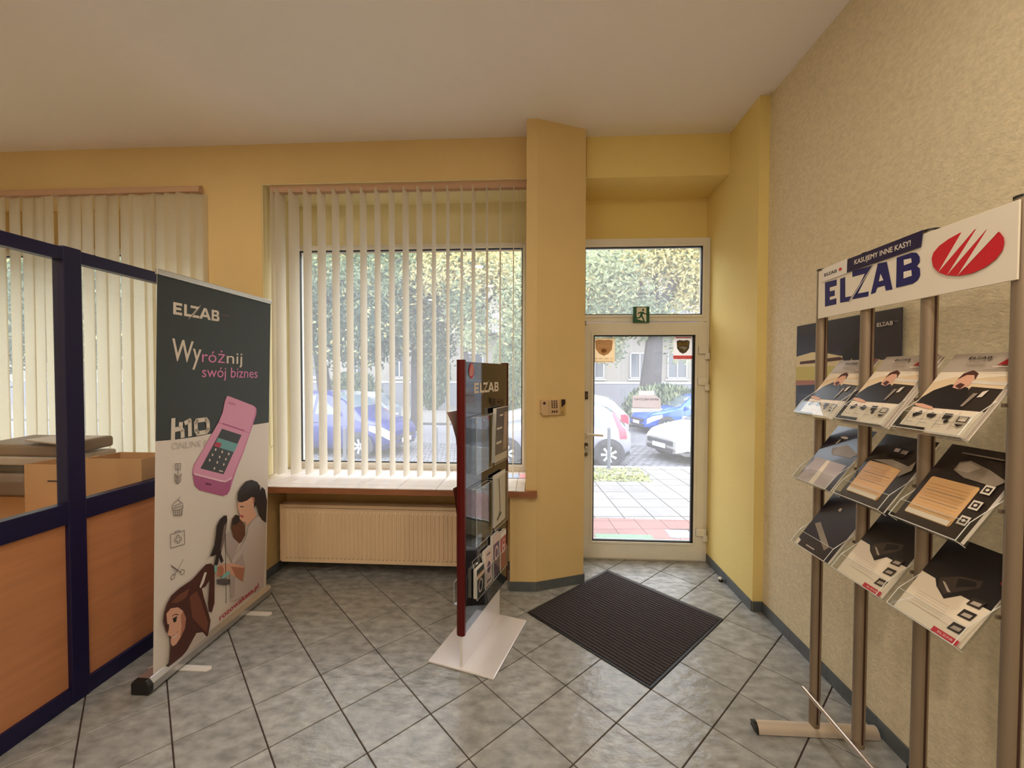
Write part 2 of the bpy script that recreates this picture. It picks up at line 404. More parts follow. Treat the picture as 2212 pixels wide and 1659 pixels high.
g_.build('gasket', M_gasket, leaf)
MB().box(gx0+e, 3.580, gz0+e, gx1-e, 3.586, gz1-e).build('pane', M_glare, leaf)
b = MB(); e2 = .020
for a in ((gx0-e2, gz0-e2, gx0, gz1+e2), (gx1, gz0-e2, gx1+e2, gz1+e2), (gx0, gz0-e2, gx1, gz0), (gx0, gz1, gx1, gz1+e2)): b.box(a[0], y0-.008, a[1], a[2], y0, a[3])
b.build('glazing_bead', M_pvc, leaf, bevel=.002, seg=1)
for z in (.215, 1.485, 1.745):
    hg = MB().box(1.357, 3.535, z+.012, 1.418, 3.565, z+.072).box(1.412, 3.54, z-.035, 1.448, 3.575, z+.018)
    hg.tube((1.428, 3.545, z-.035), (1.428, 3.545, z+.072), .010, 10)
    hg.build('hinge', M_pvc, leaf, bevel=.003)
hd = MB().box(.418, 3.545, 1.035, .450, 3.56, 1.12).tube((.434, 3.548, 1.078), (.434, 3.505, 1.078), .010).tube((.434, 3.510, 1.078), (.570, 3.510, 1.070), .0095)
o = hd.build('handle', M_pvc, leaf, smooth=True); o['label'] = 'white lever handle'
MB().lathe((.434, 3.5445, 1.108), [(.004, 0), (.004, .002)], 8, ax='y').lathe((.434, 3.5445, 1.045), [(.004, 0), (.004, .002)], 8, ax='y').build('screw', M_black, leaf)
MB().box(.422, 3.540, 1.372, .446, 3.561, 1.438, 0).box(.428, 3.537, 1.385, .440, 3.541, 1.425, 1).build('door_latch_plate', [M_black, mat('dull_brass', (140, 100, 70), .4, .7)], leaf, bevel=.003)
MB().lathe((.434, 3.545, .985), [(.017, 0), (.017, .016)], 14, ax='y').box(.421, 3.546, .955, .447, 3.561, .985).build('lock_cylinder', mat('dark_brass', (96, 84, 62), .35, .8), leaf)
MB().box(.392, 3.545, 1.998, .425, 3.57, 2.010).box(.392, 3.545, 2.018, .425, 3.57, 2.034).build('closer_bracket', mat('dark_bronze', (90, 74, 62), .4, .6), leaf)
ky = thing('key_ring', 'small bunch of keys hanging from the lock of the glazed door', 'keys', (.434, 3.535, .93))
MB().path([(.434+.012*math.cos(t), 3.532, .945+.012*math.sin(t)) for t in [i*math.pi/6 for i in range(13)]], .0015, 6).build('ring', M_alu, ky)
MB().tube((.434, 3.547, .972), (.434, 3.533, .972), .004, 8).lathe((.434, 3.531, .966), [(.011, 0), (.011, .003)], 12, ax='y').build('key', M_alu, ky)
mk = mat('key_fob', (120, 104, 82), .5, .3)
MB().obox((.415, 3.532, .938), (1, 0, .9), (0, 1, 0), (-.9, 0, 1), .006, .001, .018).obox((.452, 3.532, .940), (1, 0, -.8), (0, 1, 0), (.8, 0, 1), .006, .001, .017).build('key', M_alu, ky)
MB().lathe((.432, 3.531, .905), [(.006, 0), (.015, .001), (.015, .004), (.006, .005)], 16, ax='y').box(.430, 3.532, .918, .434, 3.534, .935).build('fob', mk, ky)

# stickers and papers on the door glass (facing the street, read mirrored from inside)
def sheet(name, label, cat, x0, x1, z0, z1, y, m, group=None):
    o = thing(name, label, cat, ((x0+x1)/2, y, z0), group)
    MB().box(x0, y-.0012, z0, x1, y, z1).build('sheet', m, o)
    return o, Print((x0, y-.0012, z0), (1, 0, 0), (0, 0, 1), (0, -1, 0))
def zpx(x, y, Y): p = on(x, y, 1, Y); return p.x, p.z
M_or = fabric('sticker_cream', (253, 236, 208), .75); M_brn = fabric('sticker_brown', (196, 160, 124), .75); M_crm2 = fabric('sticker_pale', (255, 244, 226), .75)
Yg = 3.5785
x0, z1 = zpx(1281, 730, Yg); x1, z0 = zpx(1328, 783, Yg)
o, P = sheet('door_sticker', 'orange cream sticker with brown shield, top left of the door glass', 'sticker', x0, x1, z0, z1, Yg, M_or)
W_, H_ = x1-x0, z1-z0
sh = lambda u, v, w, h: [(u-w/2, v+h*.42), (u-w*.3, v+h*.5), (u, v+h*.46), (u+w*.3, v+h*.5), (u+w/2, v+h*.42), (u+w*.46, v-h*.1), (u+w*.25, v-h*.38), (u, v-h*.5), (u-w*.25, v-h*.38), (u-w*.46, v-h*.1)]
P.poly(sh(W_/2, H_*.6, W_*.80, H_*.66), M_brn)
P.text('SOLID', W_*.22, H_*.74, M_crm2, width=W_*.56, height=H_*.10, bold=.02, mirror=True)
P.poly([(W_*.22, H_*.66), (W_*.78, H_*.66), (W_*.66, H_*.60), (W_*.34, H_*.60)], M_crm2)
P.ell(W_/2, H_*.47, W_*.16, H_*.1, M_or); P.ell(W_/2, H_*.48, W_*.13, H_*.08, M_brn)
P.text('55 885 88 00', W_*.08, H_*.12, M_brn, width=W_*.84, height=H_*.07, mirror=True); P.rect(W_*.06, H_*.04, W_*.9, H_*.06, M_brn)
P.build('print', o)
x0, z1 = zpx(1455, 727, Yg); x1, z0 = zpx(1496, 777, Yg)
M_st = fabric('sticker_white', (255, 250, 246), .75); M_shd = fabric('shield_brown', (92, 78, 52), .75); M_yel = fabric('sticker_yellow', (238, 196, 70), .75); M_redb = fabric('sticker_red', (222, 92, 88), .75)
o, P = sheet('door_sticker', 'white security sticker with dark shield and red band, top right of the door glass', 'sticker', x0, x1, z0, z1, Yg, M_st)
W_, H_ = x1-x0, z1-z0
P.poly(sh(W_*.5, H_*.55, W_*.68, H_*.60), M_shd); P.text('SOLID', W_*.22, H_*.62, M_yel, width=W_*.56, height=H_*.12, bold=.03, mirror=True)
P.poly([(W_*.24, H_*.56), (W_*.5, H_*.57), (W_*.78, H_*.53), (W_*.62, H_*.50), (W_*.7, H_*.44), (W_*.58, H_*.46), (W_*.6, H_*.38), (W_*.5, H_*.46), (W_*.42, H_*.48)], M_st)
P.rect(0, H_*.03, W_, H_*.18, M_redb); P.text('22 888 60 00', W_*.1, H_*.07, M_st, width=W_*.8, height=H_*.07, bold=.02, mirror=True)
P.rect(W_*.1, H_*.93, W_*.9, H_*.97, M_redb)
P.build('print', o)
M_note = fabric('note_grey_paper', (248, 240, 240), .75); M_txt = mat('note_text', (96, 84, 88), .6); M_wp = fabric('note_white_paper', (255, 255, 255), .75)
x0, z1 = zpx(1367, 854, Yg); x1, z0 = zpx(1428, 890, Yg)
o = thing('door_notice', 'paper notice taped in the middle of the door glass, read mirrored', 'notice', ((x0+x1)/2, Yg, z0))
q = [zpx(*a, Yg) for a in ((1366, 881), (1428, 882), (1427, 862), (1416, 854), (1367, 854))]
MB().slab([(a, Yg, b) for a, b in q], (0, -1, 0), .001).build('sheet', M_note, o)
q = [zpx(*a, Yg-.001) for a in ((1364, 891), (1426, 889), (1433, 883), (1427, 882), (1364, 880))]
MB().slab([(a, Yg-.001, b) for a, b in q], (0, -1, 0), .0008).build('lower_sheet', M_wp, o)
q = [zpx(*a, Yg-.001) for a in ((1379, 854), (1414, 854), (1414, 844), (1379, 844))]
MB().slab([(a, Yg-.001, b) for a, b in q], (0, -1, 0), .0008).build('upper_sheet', M_wp, o)
P = Print((0, Yg-.0012, 0), (1, 0, 0), (0, 0, 1), (0, -1, 0))
a = zpx(1369, 864.5, Yg-.0012); b_ = zpx(1423, 864.5, Yg-.0012)
P.text('SERWIS NIECZYNNY', a[0], a[1], M_txt, width=b_[0]-a[0], height=.017, bold=.01, mirror=True)
P.build('print', o)
# emergency exit sign on the transom bar
M_grn = mat('exit_green', (22, 84, 52), .45); M_exw = mat('exit_white', (226, 220, 204), .45)
x0, z1 = zpx(1368.5, 662, 3.535); x1, z0 = zpx(1403, 696.5, 3.535)
o = thing('exit_sign', 'green emergency exit sign with white doorway and running figure', 'sign', ((x0+x1)/2, 3.548, z0))
MB().box(x0, 3.536, z0, x1, 3.5605, z1).build('plate', M_grn, o, bevel=.002)
W_ = x1-x0; P = Print((x0, 3.536, z0), (1, 0, 0), (0, 0, 1), (0, -1, 0), step=.0004)
f = lambda L: [(a*W_, b*W_) for a, b in L]
P.poly(f([(.20, .95), (.80, .95), (.80, .04), (.68, .04), (.6, .1), (.22, .22), (.20, .5)]), M_exw)
P.ell(.60*W_, .79*W_, .07*W_, .07*W_, M_grn)
P.poly(f([(.46, .68), (.62, .68), (.70, .58), (.84, .56), (.84, .50), (.66, .52), (.60, .56), (.56, .42), (.64, .28), (.70, .10), (.74, .04), (.62, .03), (.56, .24), (.47, .36), (.42, .26), (.16, .24), (.12, .12), (.06, .14), (.10, .32), (.36, .34), (.44, .58), (.34, .58), (.30, .48), (.25, .50), (.30, .64)]), M_grn)
P.build('pictogram', o)

# ------------------------------------------------------------------ ceiling lamps (round downlights behind the camera)
M_lamp = mat('lamp_glow', (255, 214, 150), .4, emit=6.0)
for k, (lx, ly, pw) in enumerate(LAMPS):
    nm = ['above the blue partition', 'over the middle of the floor', 'near the plastered wall', 'in the middle behind the banner', 'by the plastered wall towards the back', 'in the far back corner', 'beyond the partition over the desk'][k]
    o = thing('ceiling_light', 'round white ceiling downlight '+nm, 'lamp', (lx, ly, H-.03), 'round ceiling downlights')
    MB().lathe((lx, ly, H-.03), [(.085, 0), (.11, .004), (.115, .03)], 24).build('lamp_ring', M_pvc, o, smooth=True)
    MB().lathe((lx, ly, H-.032), [(.08, 0), (.08, .003)], 24).build('diffuser', M_lamp, o)
    ld = bpy.data.lights.new('lamp', 'AREA'); ld.shape = 'DISK'; ld.size = .15; ld.energy = pw; ld.color = LAMP_COL
    lo = bpy.data.objects.new('lamp_bulb', ld); COL.objects.link(lo); lo.parent = o; lo.location = (0, 0, -.006)

# ------------------------------------------------------------------ vertical blinds
def slat_mesh(name, m, W=.127, zl=.768, zh=3.048, curve=.006):
    mb = MB(); n = 6; vs = []
    for z in (zl, zh-.012, zh):
        for i in range(n+1):
            t = i/n; wid = W if z < zh-.005 else W*.8
            vs.append(((1-(2*t-1)**2)*curve, (t-.5)*wid, z))
    k = n+1
    fs = [(r*k+i, r*k+i+1, (r+1)*k+i+1, (r+1)*k+i) for r in range(2) for i in range(n)]
    me = bpy.data.meshes.new(name); me.from_pydata(vs, [], fs); me.materials.append(m)
    me.polygons.foreach_set('use_smooth', [True]*len(fs)); return me
bl = thing('vertical_blind', 'open cream vertical blind hanging in front of the big middle window', 'blind', (-1.1, 3.27, 0))
MB().box(-2.13, 3.245, 3.030, -.075, 3.295, 3.070).box(-2.13, 3.247, 3.070, -.075, 3.293, 3.087).build('headrail', M_rail, bl, bevel=.003)
sm = slat_mesh('slat', M_blind)
for xs in (-2.06, -1.946, -1.834, -1.717, -1.601, -1.487, -1.374, -1.259, -1.144, -1.031, -.920, -.805, -.693, -.582, -.489, -.382, -.279, -.176):
    o = bpy.data.objects.new('slat', sm); COL.objects.link(o); o.parent = bl; o.location = (xs+1.1, 0, 0)
    dz = {-2.06: -3, -1.946: -7, -.92: -6, -1.031: -5, -.489: -5}.get(xs, random.uniform(-1.5, 1.5)); o.rotation_euler = (0, 0, R_(dz))
    MB().tube((xs, 3.27, 3.02), (xs, 3.27, 3.046), .006, 8).build('carrier_hook', M_rail, bl)
for xs, sgn in ((-2.112, 1),):
    o = bpy.data.objects.new('slat', sm); COL.objects.link(o); o.parent = bl; o.location = (xs+1.1, .01, 0); o.rotation_euler = (0, 0, R_(6))
MB().path([(-2.135, 3.205, 3.03), (-2.128, 3.2, 1.9), (-2.12, 3.2, 1.02), (-2.105, 3.2, .985), (-2.09, 3.2, 1.02), (-2.09, 3.2, 1.9), (-2.10, 3.205, 3.03)], .0016, 6).build('pull_cord', M_blind, bl)
MB().path([(-.11, 3.29, 3.03), (-.10, 3.30, 2.9), (-.115, 3.30, 2.75), (-.12, 3.30, 1.6)], .0012, 6).path([(-.13, 3.29, 3.03), (-.125, 3.30, 2.95), (-.105, 3.30, 2.78)], .0012, 6).build('pull_cord', M_blind, bl)
bl2 = thing('vertical_blind', 'closed cream vertical blind covering the window behind the blue partition', 'blind', (-4, 3.19, 0))
MB().box(-5.28, 3.165, 3.018, -2.66, 3.215, 3.058).box(-5.28, 3.175, 3.058, -2.66, 3.21, 3.068).build('headrail', M_rail, bl2, bevel=.003)
sm2 = slat_mesh('slat', M_blind2, zl=.79, zh=3.018, curve=.01)
gaps = [-4.325, -4.214, -4.098, -3.999, -3.89, -3.78, -3.682, -3.569, -3.46, -3.353, -3.251, -3.138, -3.037, -2.942, -2.836, -2.73]
xs_ = [-4.325-.108*k for k in range(8, 0, -1)]+gaps+[-2.64]
for i, xg in enumerate(xs_):
    o = bpy.data.objects.new('slat', sm2); COL.objects.link(o); o.parent = bl2
    a = 90-10+random.uniform(-3, 3)
    if xg > -2.65: a = 104
    elif xg > -2.96: a = {-2.942: 112, -2.836: 104, -2.73: 116}[xg]
    if xg == -3.138: a = 106
    o.location = (xg-.052+4, 0, 0); o.rotation_euler = (R_(random.uniform(-.15, .15)), R_(random.uniform(-.25, .25)), R_(a))

# ------------------------------------------------------------------ radiator
rad = thing('radiator', 'cream ribbed panel radiator mounted under the window sill', 'radiator', (-1.2, 3.2, .11))
xr0, xr1, zr0, zr1, yr = -1.985, -.42, .108, .558, 3.115
mb = MB(); n = int((xr1-xr0-.06)/.0333); vs = []; fs = []
prof = []
for i in range(n):
    b0 = xr0+.03+i*.0333
    prof += [(b0, 0), (b0+.008, .0), (b0+.0125, -.0065), (b0+.0245, -.0065), (b0+.029, 0)]
prof = [(xr0, 0)]+prof+[(xr1, 0)]
zz = [zr0, zr0+.028, zr0+.040, zr1-.060, zr1-.045, zr1]
for zi, z in enumerate(zz):
    f_ = 1 if zi in (2, 3) else 0
    for x_, d in prof: vs.append((x_, yr+.0065+d*f_, z))
k = len(prof)
fs = [(r*k+i, r*k+i+1, (r+1)*k+i+1, (r+1)*k+i) for r in range(5) for i in range(k-1)]
mb.add(vs, fs); mb.build('front_panel', M_rad, rad, fixn=False)
MB().box(xr0, yr+.007, zr0, xr1, yr+.018, zr1).box(xr0, yr+.075, zr0, xr1, yr+.088, zr1).build('rear_panel', M_rad, rad)
for q in (xr0-.006, xr1): MB().box(q, yr+.001, zr0+.01, q+.006, yr+.092, zr1+.004).build('side_cover', M_rad, rad, bevel=.002)
gr = MB().box(xr0, yr+.0, zr1, xr1, yr+.09, zr1+.004)
gr.build('top_grille', M_rad, rad)
sl = MB()
x = xr0+.03
while x < xr1-.03: sl.box(x, yr+.0055, zr1-.024, x+.013, yr+.0066, zr1-.020); x += .0185
sl.build('slot_row', mat('slot_shadow', (120, 90, 62), .7), rad)
for q in (xr0+.2, xr1-.24): MB().box(q, yr+.088, .2, q+.04, 3.318, .5).build('bracket', M_rad, rad)
MB().tube((xr1+.006, yr+.05, .14), (xr1+.05, yr+.05, .14), .01).tube((xr1+.05, yr+.05, .14), (xr1+.05, 3.318, .14), .008).build('feed_pipe', M_rad, rad)

# ------------------------------------------------------------------ keypads on the splayed pillar face
pa = Vector((.01, 3.0, 0)); pd = (Vector((.37, 3.147, 0))-pa).normalized(); pn = Vector((pd.y, -pd.x, 0))
def splay(x, y):
    v = ray(x, y); t = (pa-CAM).dot(pn)/v.dot(pn); q = CAM+v*t; return (q-pa).dot(pd), q.z
M_beige = mat('beige_plastic', (204, 172, 132), .45); M_key = mat('dark_keys', (70, 44, 44), .5); M_gold = mat('gold_trim', (200, 170, 110), .35, .4); M_dk = mat('dark_screen', (44, 26, 30), .3)
def device(name, label, x0, x1, z0, z1, d, m, cham=0, cat='control panel'):
    o = thing(name, label, cat, tuple(pa+pd*((x0+x1)/2)+Vector((0, 0, z0))))
    P_ = lambda u, z, k=0: pa+pd*u+pn*k+Vector((0, 0, z))
    pts = [(x0+cham, z0), (x1, z0), (x1, z1), (x0, z1), (x0, z0+cham)] if cham else [(x0, z0), (x1, z0), (x1, z1), (x0, z1)]
    MB().slab([P_(*q) for q in pts], pn, d).build('housing', m, o, bevel=.004)
    pr = Print(P_(x0, z0, d), pd, (0, 0, 1), pn, step=.0006); return o, pr, x1-x0, z1-z0
A1 = splay(1166, 864); A2 = splay(1182.5, 897); B1 = splay(1183.5, 863); B2 = splay(1207, 896); C1 = splay(1207.5, 862); C2 = splay(1219, 895)
o, P, W_, H_ = device('door_entry_sounder', 'beige alarm sounder unit, left of the keypad on the pillar', A1[0], A2[0], A2[1], A1[1], .030, M_beige, .018)
P.ell(W_*.38, H_*.8, W_*.18, W_*.18, M_key); P.build('sensor_eye', o)
o, P, W_, H_ = device('alarm_keypad', 'beige alarm keypad with rows of dark keys on the pillar', B1[0], B2[0], B2[1], B1[1], .022, M_beige)
for r in range(5):
    for c in range(3):
        v = H_*(.90-.13*r) if r < 4 else H_*.24; P.rect(W_*(.2+.2*c), v-H_*(.045 if r < 4 else .07), W_*(.32+.2*c), v+H_*(.045 if r < 4 else .07), M_key)
P.build('keys', o)
o, P, W_, H_ = device('card_reader', 'narrow gold edged reader with dark top, right of the keypad', C1[0], C2[0], C2[1], C1[1], .018, M_gold)
P.poly([(W_*.25, H_*.98), (W_*.98, H_*.98), (W_*.98, H_*.68), (W_*.25, H_*.46)], M_dk); P.build('display', o); P.mb = MB(); P.rect(W_*.3, H_*.12, W_*.55, H_*.17, M_key); P.build('key', o)

# ------------------------------------------------------------------ door mat
c0 = Vector((.586, 2.719)); u1 = Vector((1, 1)).normalized(); u2 = Vector((1, -1)).normalized(); hm = .447
mt = thing('door_mat', 'square black ribbed door mat lying diagonally before the door', 'door mat', (c0.x, c0.y, 0))
def mp(a, b): q = c0+u1*a+u2*b; return (q.x, q.y)
M_matb = mat('mat_rubber', (20, 18, 20), .55); M_matr = mat('mat_carpet', (66, 58, 61), .95, bump=.6, bscale=300, var=.25, vscale=120)
MB().prism([mp(-hm, -hm), mp(hm, -hm), mp(hm, hm), mp(-hm, hm)], .0005, .005).build('rubber_base', M_matb, mt)
rb = MB(); nr = 34; s_ = (2*hm-.03)/nr
for i in range(nr):
    a = -hm+.015+i*s_
    pts = [mp(a, -hm+.015), mp(a+s_*.66, -hm+.015), mp(a+s_*.66, hm-.015), mp(a, hm-.015)]
    rb.prism(pts, .004, .0095)
rb.build('rib', M_matr, mt)

# door stop
q = on(1557, 1256, 2, 0)
ds = thing('door_stop', 'small round black and white door stop on the floor by the yellow wall', 'door stop', (q.x, q.y, 0))
MB().lathe((q.x, q.y, 0), [(.016, 0), (.016, .012), (.012, .022)], 16).build('rubber_foot', M_black, ds, smooth=True)
MB().lathe((q.x-.004, q.y, .018), [(.013, 0), (.013, .01), (.006, .016)], 16).build('cap', M_pvc, ds, smooth=True)

# ================================================================== PARTITION (left)
pt = thing('office_partition', 'navy framed office partition with orange wood panels and glass above', 'partition', (-2.22, 1.9, 0))
X0, X1 = -2.245, -2.195
ys, ye = .3, 2.87
posts = [(1.822, 1.900), (.95, 1.025), (2.795, 2.87)]
for a, b in posts: MB().box(X0-.006, a, 0, X1+.004, b, 2.175).build('post', M_navy, pt, bevel=.004)
MB().box(X0, ys, 2.108, X1, ye, 2.168).build('top_rail', M_navy, pt, bevel=.003)
MB().box(X0, ys, .868, X1, ye, .966).build('middle_rail', M_navy, pt, bevel=.003)
MB().box(X0, ys, .0, X1, ye, .082).build('bottom_rail', M_navy, pt, bevel=.003)
for a, b in ((ys, .95), (1.025, 1.822), (1.900, 2.795)):
    MB().box(-2.228, a, .082, -2.212, b, .868).build('wood_panel', M_wood, pt)
    MB().box(-2.222, a, .966, -2.218, b, 2.108).build('glass_pane', M_glass, pt)

# objects behind the partition
dk = thing('desk', 'wooden desk behind the blue partition', 'desk', (-3.6, 2.5, 0))
M_desk = mat('desk_top', (176, 120, 70), .5, var=.08, vscale=4)
MB().box(-5.0, 2.0, .70, -2.46, 3.02, .735).build('desk_top', M_desk, dk, bevel=.003)
for a, b in ((-4.95, 2.05), (-2.5, 2.05), (-4.95, 2.8), (-2.5, 2.8)): MB().box(a-.02, b-.02, 0, a+.02, b+.02, .70).build('leg', M_black, dk)
M_prn = mat('printer_grey', (132, 112, 96), .5); M_prd = mat('printer_dark', (52, 42, 38), .5); M_prl = mat('printer_light', (186, 172, 160), .4)
pr = thing('printer', 'grey brown office printer on the desk behind the partition', 'printer', (-3.6, 2.62, .735))
MB().box(-4.05, 2.62, .735, -3.2, 2.98, .90).build('body', M_prn, pr, bevel=.02, seg=3)
MB().box(-4.0, 2.62, .90, -3.22, 2.98, .945).build('paper_slot', M_prd, pr, bevel=.01)
MB().box(-4.05, 2.63, .945, -3.18, 2.98, 1.01).build('scanner_body', M_prl, pr, bevel=.015, seg=3)
MB().slab([(-3.85, 2.63, 1.01), (-3.2, 2.63, 1.01), (-3.2, 2.98, 1.03), (-3.85, 2.98, 1.03)], (0, 0, 1), .08).build('lid', M_prn, pr, bevel=.02, seg=3)
MB().slab([(-3.5, 2.65, 1.112), (-3.05, 2.5, 1.115), (-3.05, 2.8, 1.125), (-3.5, 2.8, 1.115)], (0, 0, 1), .012).build('paper_tray', M_prl, pr, bevel=.004)
def carton(name, label, x0, y0, x1, y1, z0, z1, flaps):
    o = thing(name, label, 'box', ((x0+x1)/2, (y0+y1)/2, z0)); t = .004
    MB().box(x0, y0, z0, x1, y0+t, z1).box(x0, y1-t, z0, x1, y1, z1).box(x0, y0+t, z0, x0+t, y1-t, z1).box(x1-t, y0+t, z0, x1, y1-t, z1).box(x0, y0, z0, x1, y1, z0+t).build('body', M_card, o)
    for pts, n_ in flaps: MB().slab(pts, n_, .003).build('flap', M_card, o)
    return o
zb = .735
ax0 = on(52, 1003, 1, 2.30).x; bx1_ = on(305, 985, 1, 2.24).x
c = carton('cardboard_box', 'open tan cardboard box with raised flap, left of the partition post', ax0, 2.30, ax0+.44, 2.52, zb, on(52, 1003, 1, 2.30).z,
    [([(ax0, 2.52, .98), (ax0+.44, 2.52, .98), (ax0+.46, 2.60, 1.03), (ax0+.12, 2.60, 1.03)], (0, -.5, 1))])
MB().box(ax0+.15, 2.297, .935, ax0+.23, 2.301, .943).build('hand_hole', M_prd, c)
carton('cardboard_box', 'long tan cardboard box, right of the partition post', bx1_-.34, 2.24, bx1_, 2.44, zb, on(305, 992, 1, 2.24).z,
    [([(bx1_-.34, 2.44, 1.0), (bx1_, 2.44, 1.0), (bx1_, 2.52, 1.025), (bx1_-.3, 2.52, 1.025)], (0, -.3, 1))])
tr = thing('paper_tray', 'grey letter tray with white papers beside the long cardboard box', 'tray', (-2.5, 2.75, .735))
MB().box(-2.68, 2.62, .735, -2.45, 2.84, .745).box(-2.68, 2.62, .745, -2.672, 2.84, .90).box(-2.68, 2.62, .745, -2.45, 2.628, .90).box(-2.458, 2.62, .745, -2.45, 2.84, .90).build('tray', mat('tray_grey', (120, 104, 80), .6), tr)
MB().slab([(-2.67, 2.64, .895), (-2.46, 2.64, .89), (-2.46, 2.83, .905), (-2.67, 2.83, .91)], (0, 0, 1), .012).build('paper', M_paper, tr)

# ================================================================== ROLL-UP BANNER
M_bd = mat('banner_charcoal', (48, 56, 56), .55); M_bw = mat('banner_white', (232, 222, 214), .5)
bn = thing('roll_up_banner', 'tall roll-up banner with pink cash register and dark top beside the partition', 'banner', (-1.9, 2.38, 0))
cx = -1.925
prof = [(-.048, .004), (.038, .004), (.048, .018), (.048, .05), (.028, .076), (-.030, .078), (-.048, .06)]
def ext_y(prof, y0, y1, m=0):
    mb = MB(); n = len(prof); vs = [(cx+a, y0, b) for a, b in prof]+[(cx+a, y1, b) for a, b in prof]
    return mb.add(vs, [tuple(range(n)), tuple(range(2*n-1, n-1, -1))]+[(i, (i+1) % n, (i+1) % n+n, i+n) for i in range(n)], m)
ext_y(prof, 1.915, 2.815).build('cassette', M_alu, bn, bevel=.002)
ext_y([(a*1.02, b) for a, b in prof], 1.892, 1.915).build('end_cap', M_black, bn, bevel=.004)
ext_y([(a*1.02, b) for a, b in prof], 2.815, 2.838).build('end_cap', M_alu, bn, bevel=.004)
for yy in (2.09, 2.60):
    MB().prism([(cx-.13, yy-.02), (cx+.19, yy-.02), (cx+.205, yy), (cx+.19, yy+.02), (cx-.13, yy+.02)], 0, .006).build('foot', mat('white_metal', (228, 222, 218), .35), bn, bevel=.001)
xb, xt, zb_, zt_ = -1.897, -1.842, .070, 2.066
y0b, y1b = 1.935, 2.805
up = Vector((xt-xb, 0, zt_-zb_)).normalized(); nn = Vector((0, 1, 0)).cross(up).normalized()
if nn.x < 0: nn = -nn
PB = Print((xb, y0b, zb_), (0, 1, 0), up, nn, step=.00012)
Wb = y1b-y0b; Hb = (Vector((xt-xb, 0, zt_-zb_))).length
MB().slab([(xb, y0b, zb_), (xb, y1b, zb_), (xt, y1b, zt_), (xt, y0b, zt_)], -nn, .0012).build('banner_sheet', M_bw, bn)
MB().obox((xt, (y0b+y1b)/2, zt_+.012), (0, 1, 0), nn, up, Wb/2+.005, .008, .014).build('top_rail', M_alu, bn, bevel=.003)
MB().tube((cx-.03, 2.37, .07), (xt-.02, 2.37, zt_), .008).build('support_pole', M_alu, bn)
k_ = 340/1085
a2 = lambda L: [(280+x*k_, 560+y*k_) for x, y in L]
a3 = lambda L: [(280+x*k_, 1020+y*k_) for x, y in L]
# dark upper part, bounded below by a gentle curve
bnd = [PB.px(*q) for q in a2([(207, 1250), (320, 1243), (450, 1225), (600, 1195), (750, 1162), (850, 1142), (946, 1128)])]
bnd[0] = (0, bnd[0][1]); bnd[-1] = (Wb, bnd[-1][1])
PB.poly(bnd+[(Wb, Hb), (0, Hb)], M_bd)
M_cream = mat('print_cream', (226, 214, 200), .5); M_pink = mat('print_pink', (222, 132, 186), .5)
def text_between(P, t, p0, p1, h, m, conv, **kw):
    a = Vector(P.px(*conv([p0])[0])); b = Vector(P.px(*conv([p1])[0])); d = b-a
    P.text(t, a.x, a.y, m, width=d.length, height=h, rot=math.atan2(d.y, d.x), **kw)
def logo_between(P, p0, p1, H_, m, bgm, conv):
    a = Vector(P.px(*conv([p0])[0])); b = Vector(P.px(*conv([p1])[0])); d = b-a
    P.logo(a.x, a.y, d.length, m, bgm, H_, math.atan2(d.y, d.x))
logo_between(PB, (300, 378), (618, 430), .062, M_cream, M_bd, a2)
text_between(PB, 'online', (630, 388), (690, 396), .012, mat('print_mauve', (122, 70, 98), .5), a2)
text_between(PB, 'Wy', (285, 697), (490, 716), .118, M_cream, a2, bold=.008)
text_between(PB, 'róż', (497, 708), (655, 716), .070, M_pink, a2); PB.k -= 0
text_between(PB, 'nij', (668, 718), (775, 722), .073, M_cream, a2)
text_between(PB, 'swój biznes', (497, 812), (880, 818), .064, M_pink, a2)
for L in ([(300, 1105), (297, 1236)], [(299, 1178), (350, 1166), (352, 1132)], [(350, 1166), (362, 1180), (364, 1222)], [(384, 1128), (412, 1112), (414, 1212)], [(462, 1112), (525, 1104), (538, 1122), (540, 1172), (528, 1190), (468, 1200), (456, 1180), (454, 1128), (462, 1112)]):
    PB.line([PB.px(*q) for q in a2(L)], .024, M_cream)
text_between(PB, 'ONLINE B', (285, 1312), (530, 1288), .036, mat('print_pale_grey', (200, 190, 186), .5), a2)
Mg1 = mat('print_pink_light', (226, 156, 190), .5); Mg2 = mat('print_pink_mid', (204, 122, 166), .5); Mg3 = mat('print_pink_dark', (178, 92, 140), .5); Mscr = mat('print_screen', (40, 42, 44), .4)
Mteal = mat('print_teal', (110, 168, 172), .5); Mred = mat('print_red', (186, 50, 78), .5); Mgry = mat('print_grey_line', (130, 118, 112), .6); Mlpk = mat('print_palepink', (244, 206, 222), .5)
PB.pp(a2([(670, 942), (690, 946), (850, 1008), (872, 1025), (872, 1065), (845, 1150), (780, 1340), (735, 1450), (712, 1520), (690, 1590), (672, 1622), (640, 1632), (480, 1592), (445, 1560), (430, 1470), (440, 1420), (500, 1320), (560, 1210), (612, 1122), (640, 1050), (655, 975)]), Mg2)
PB.pp(a2([(670, 942), (850, 1010), (866, 1030), (860, 1070), (822, 1195), (612, 1122), (640, 1060), (655, 985)]), Mg1)
PB.pp(a2([(608, 1128), (822, 1200), (775, 1330), (720, 1460), (700, 1510), (660, 1530), (625, 1525), (450, 1478), (436, 1462), (440, 1430), (520, 1290)]), Mg1)
PB.pp(a2([(430, 1472), (448, 1482), (625, 1530), (660, 1534), (700, 1512), (690, 1590), (672, 1620), (640, 1630), (480, 1592), (447, 1560)]), Mg3)
PB.pp(a2([(430, 1468), (448, 1476), (625, 1522), (660, 1528), (704, 1500), (700, 1514), (660, 1537), (622, 1532), (446, 1486)]), Mlpk)
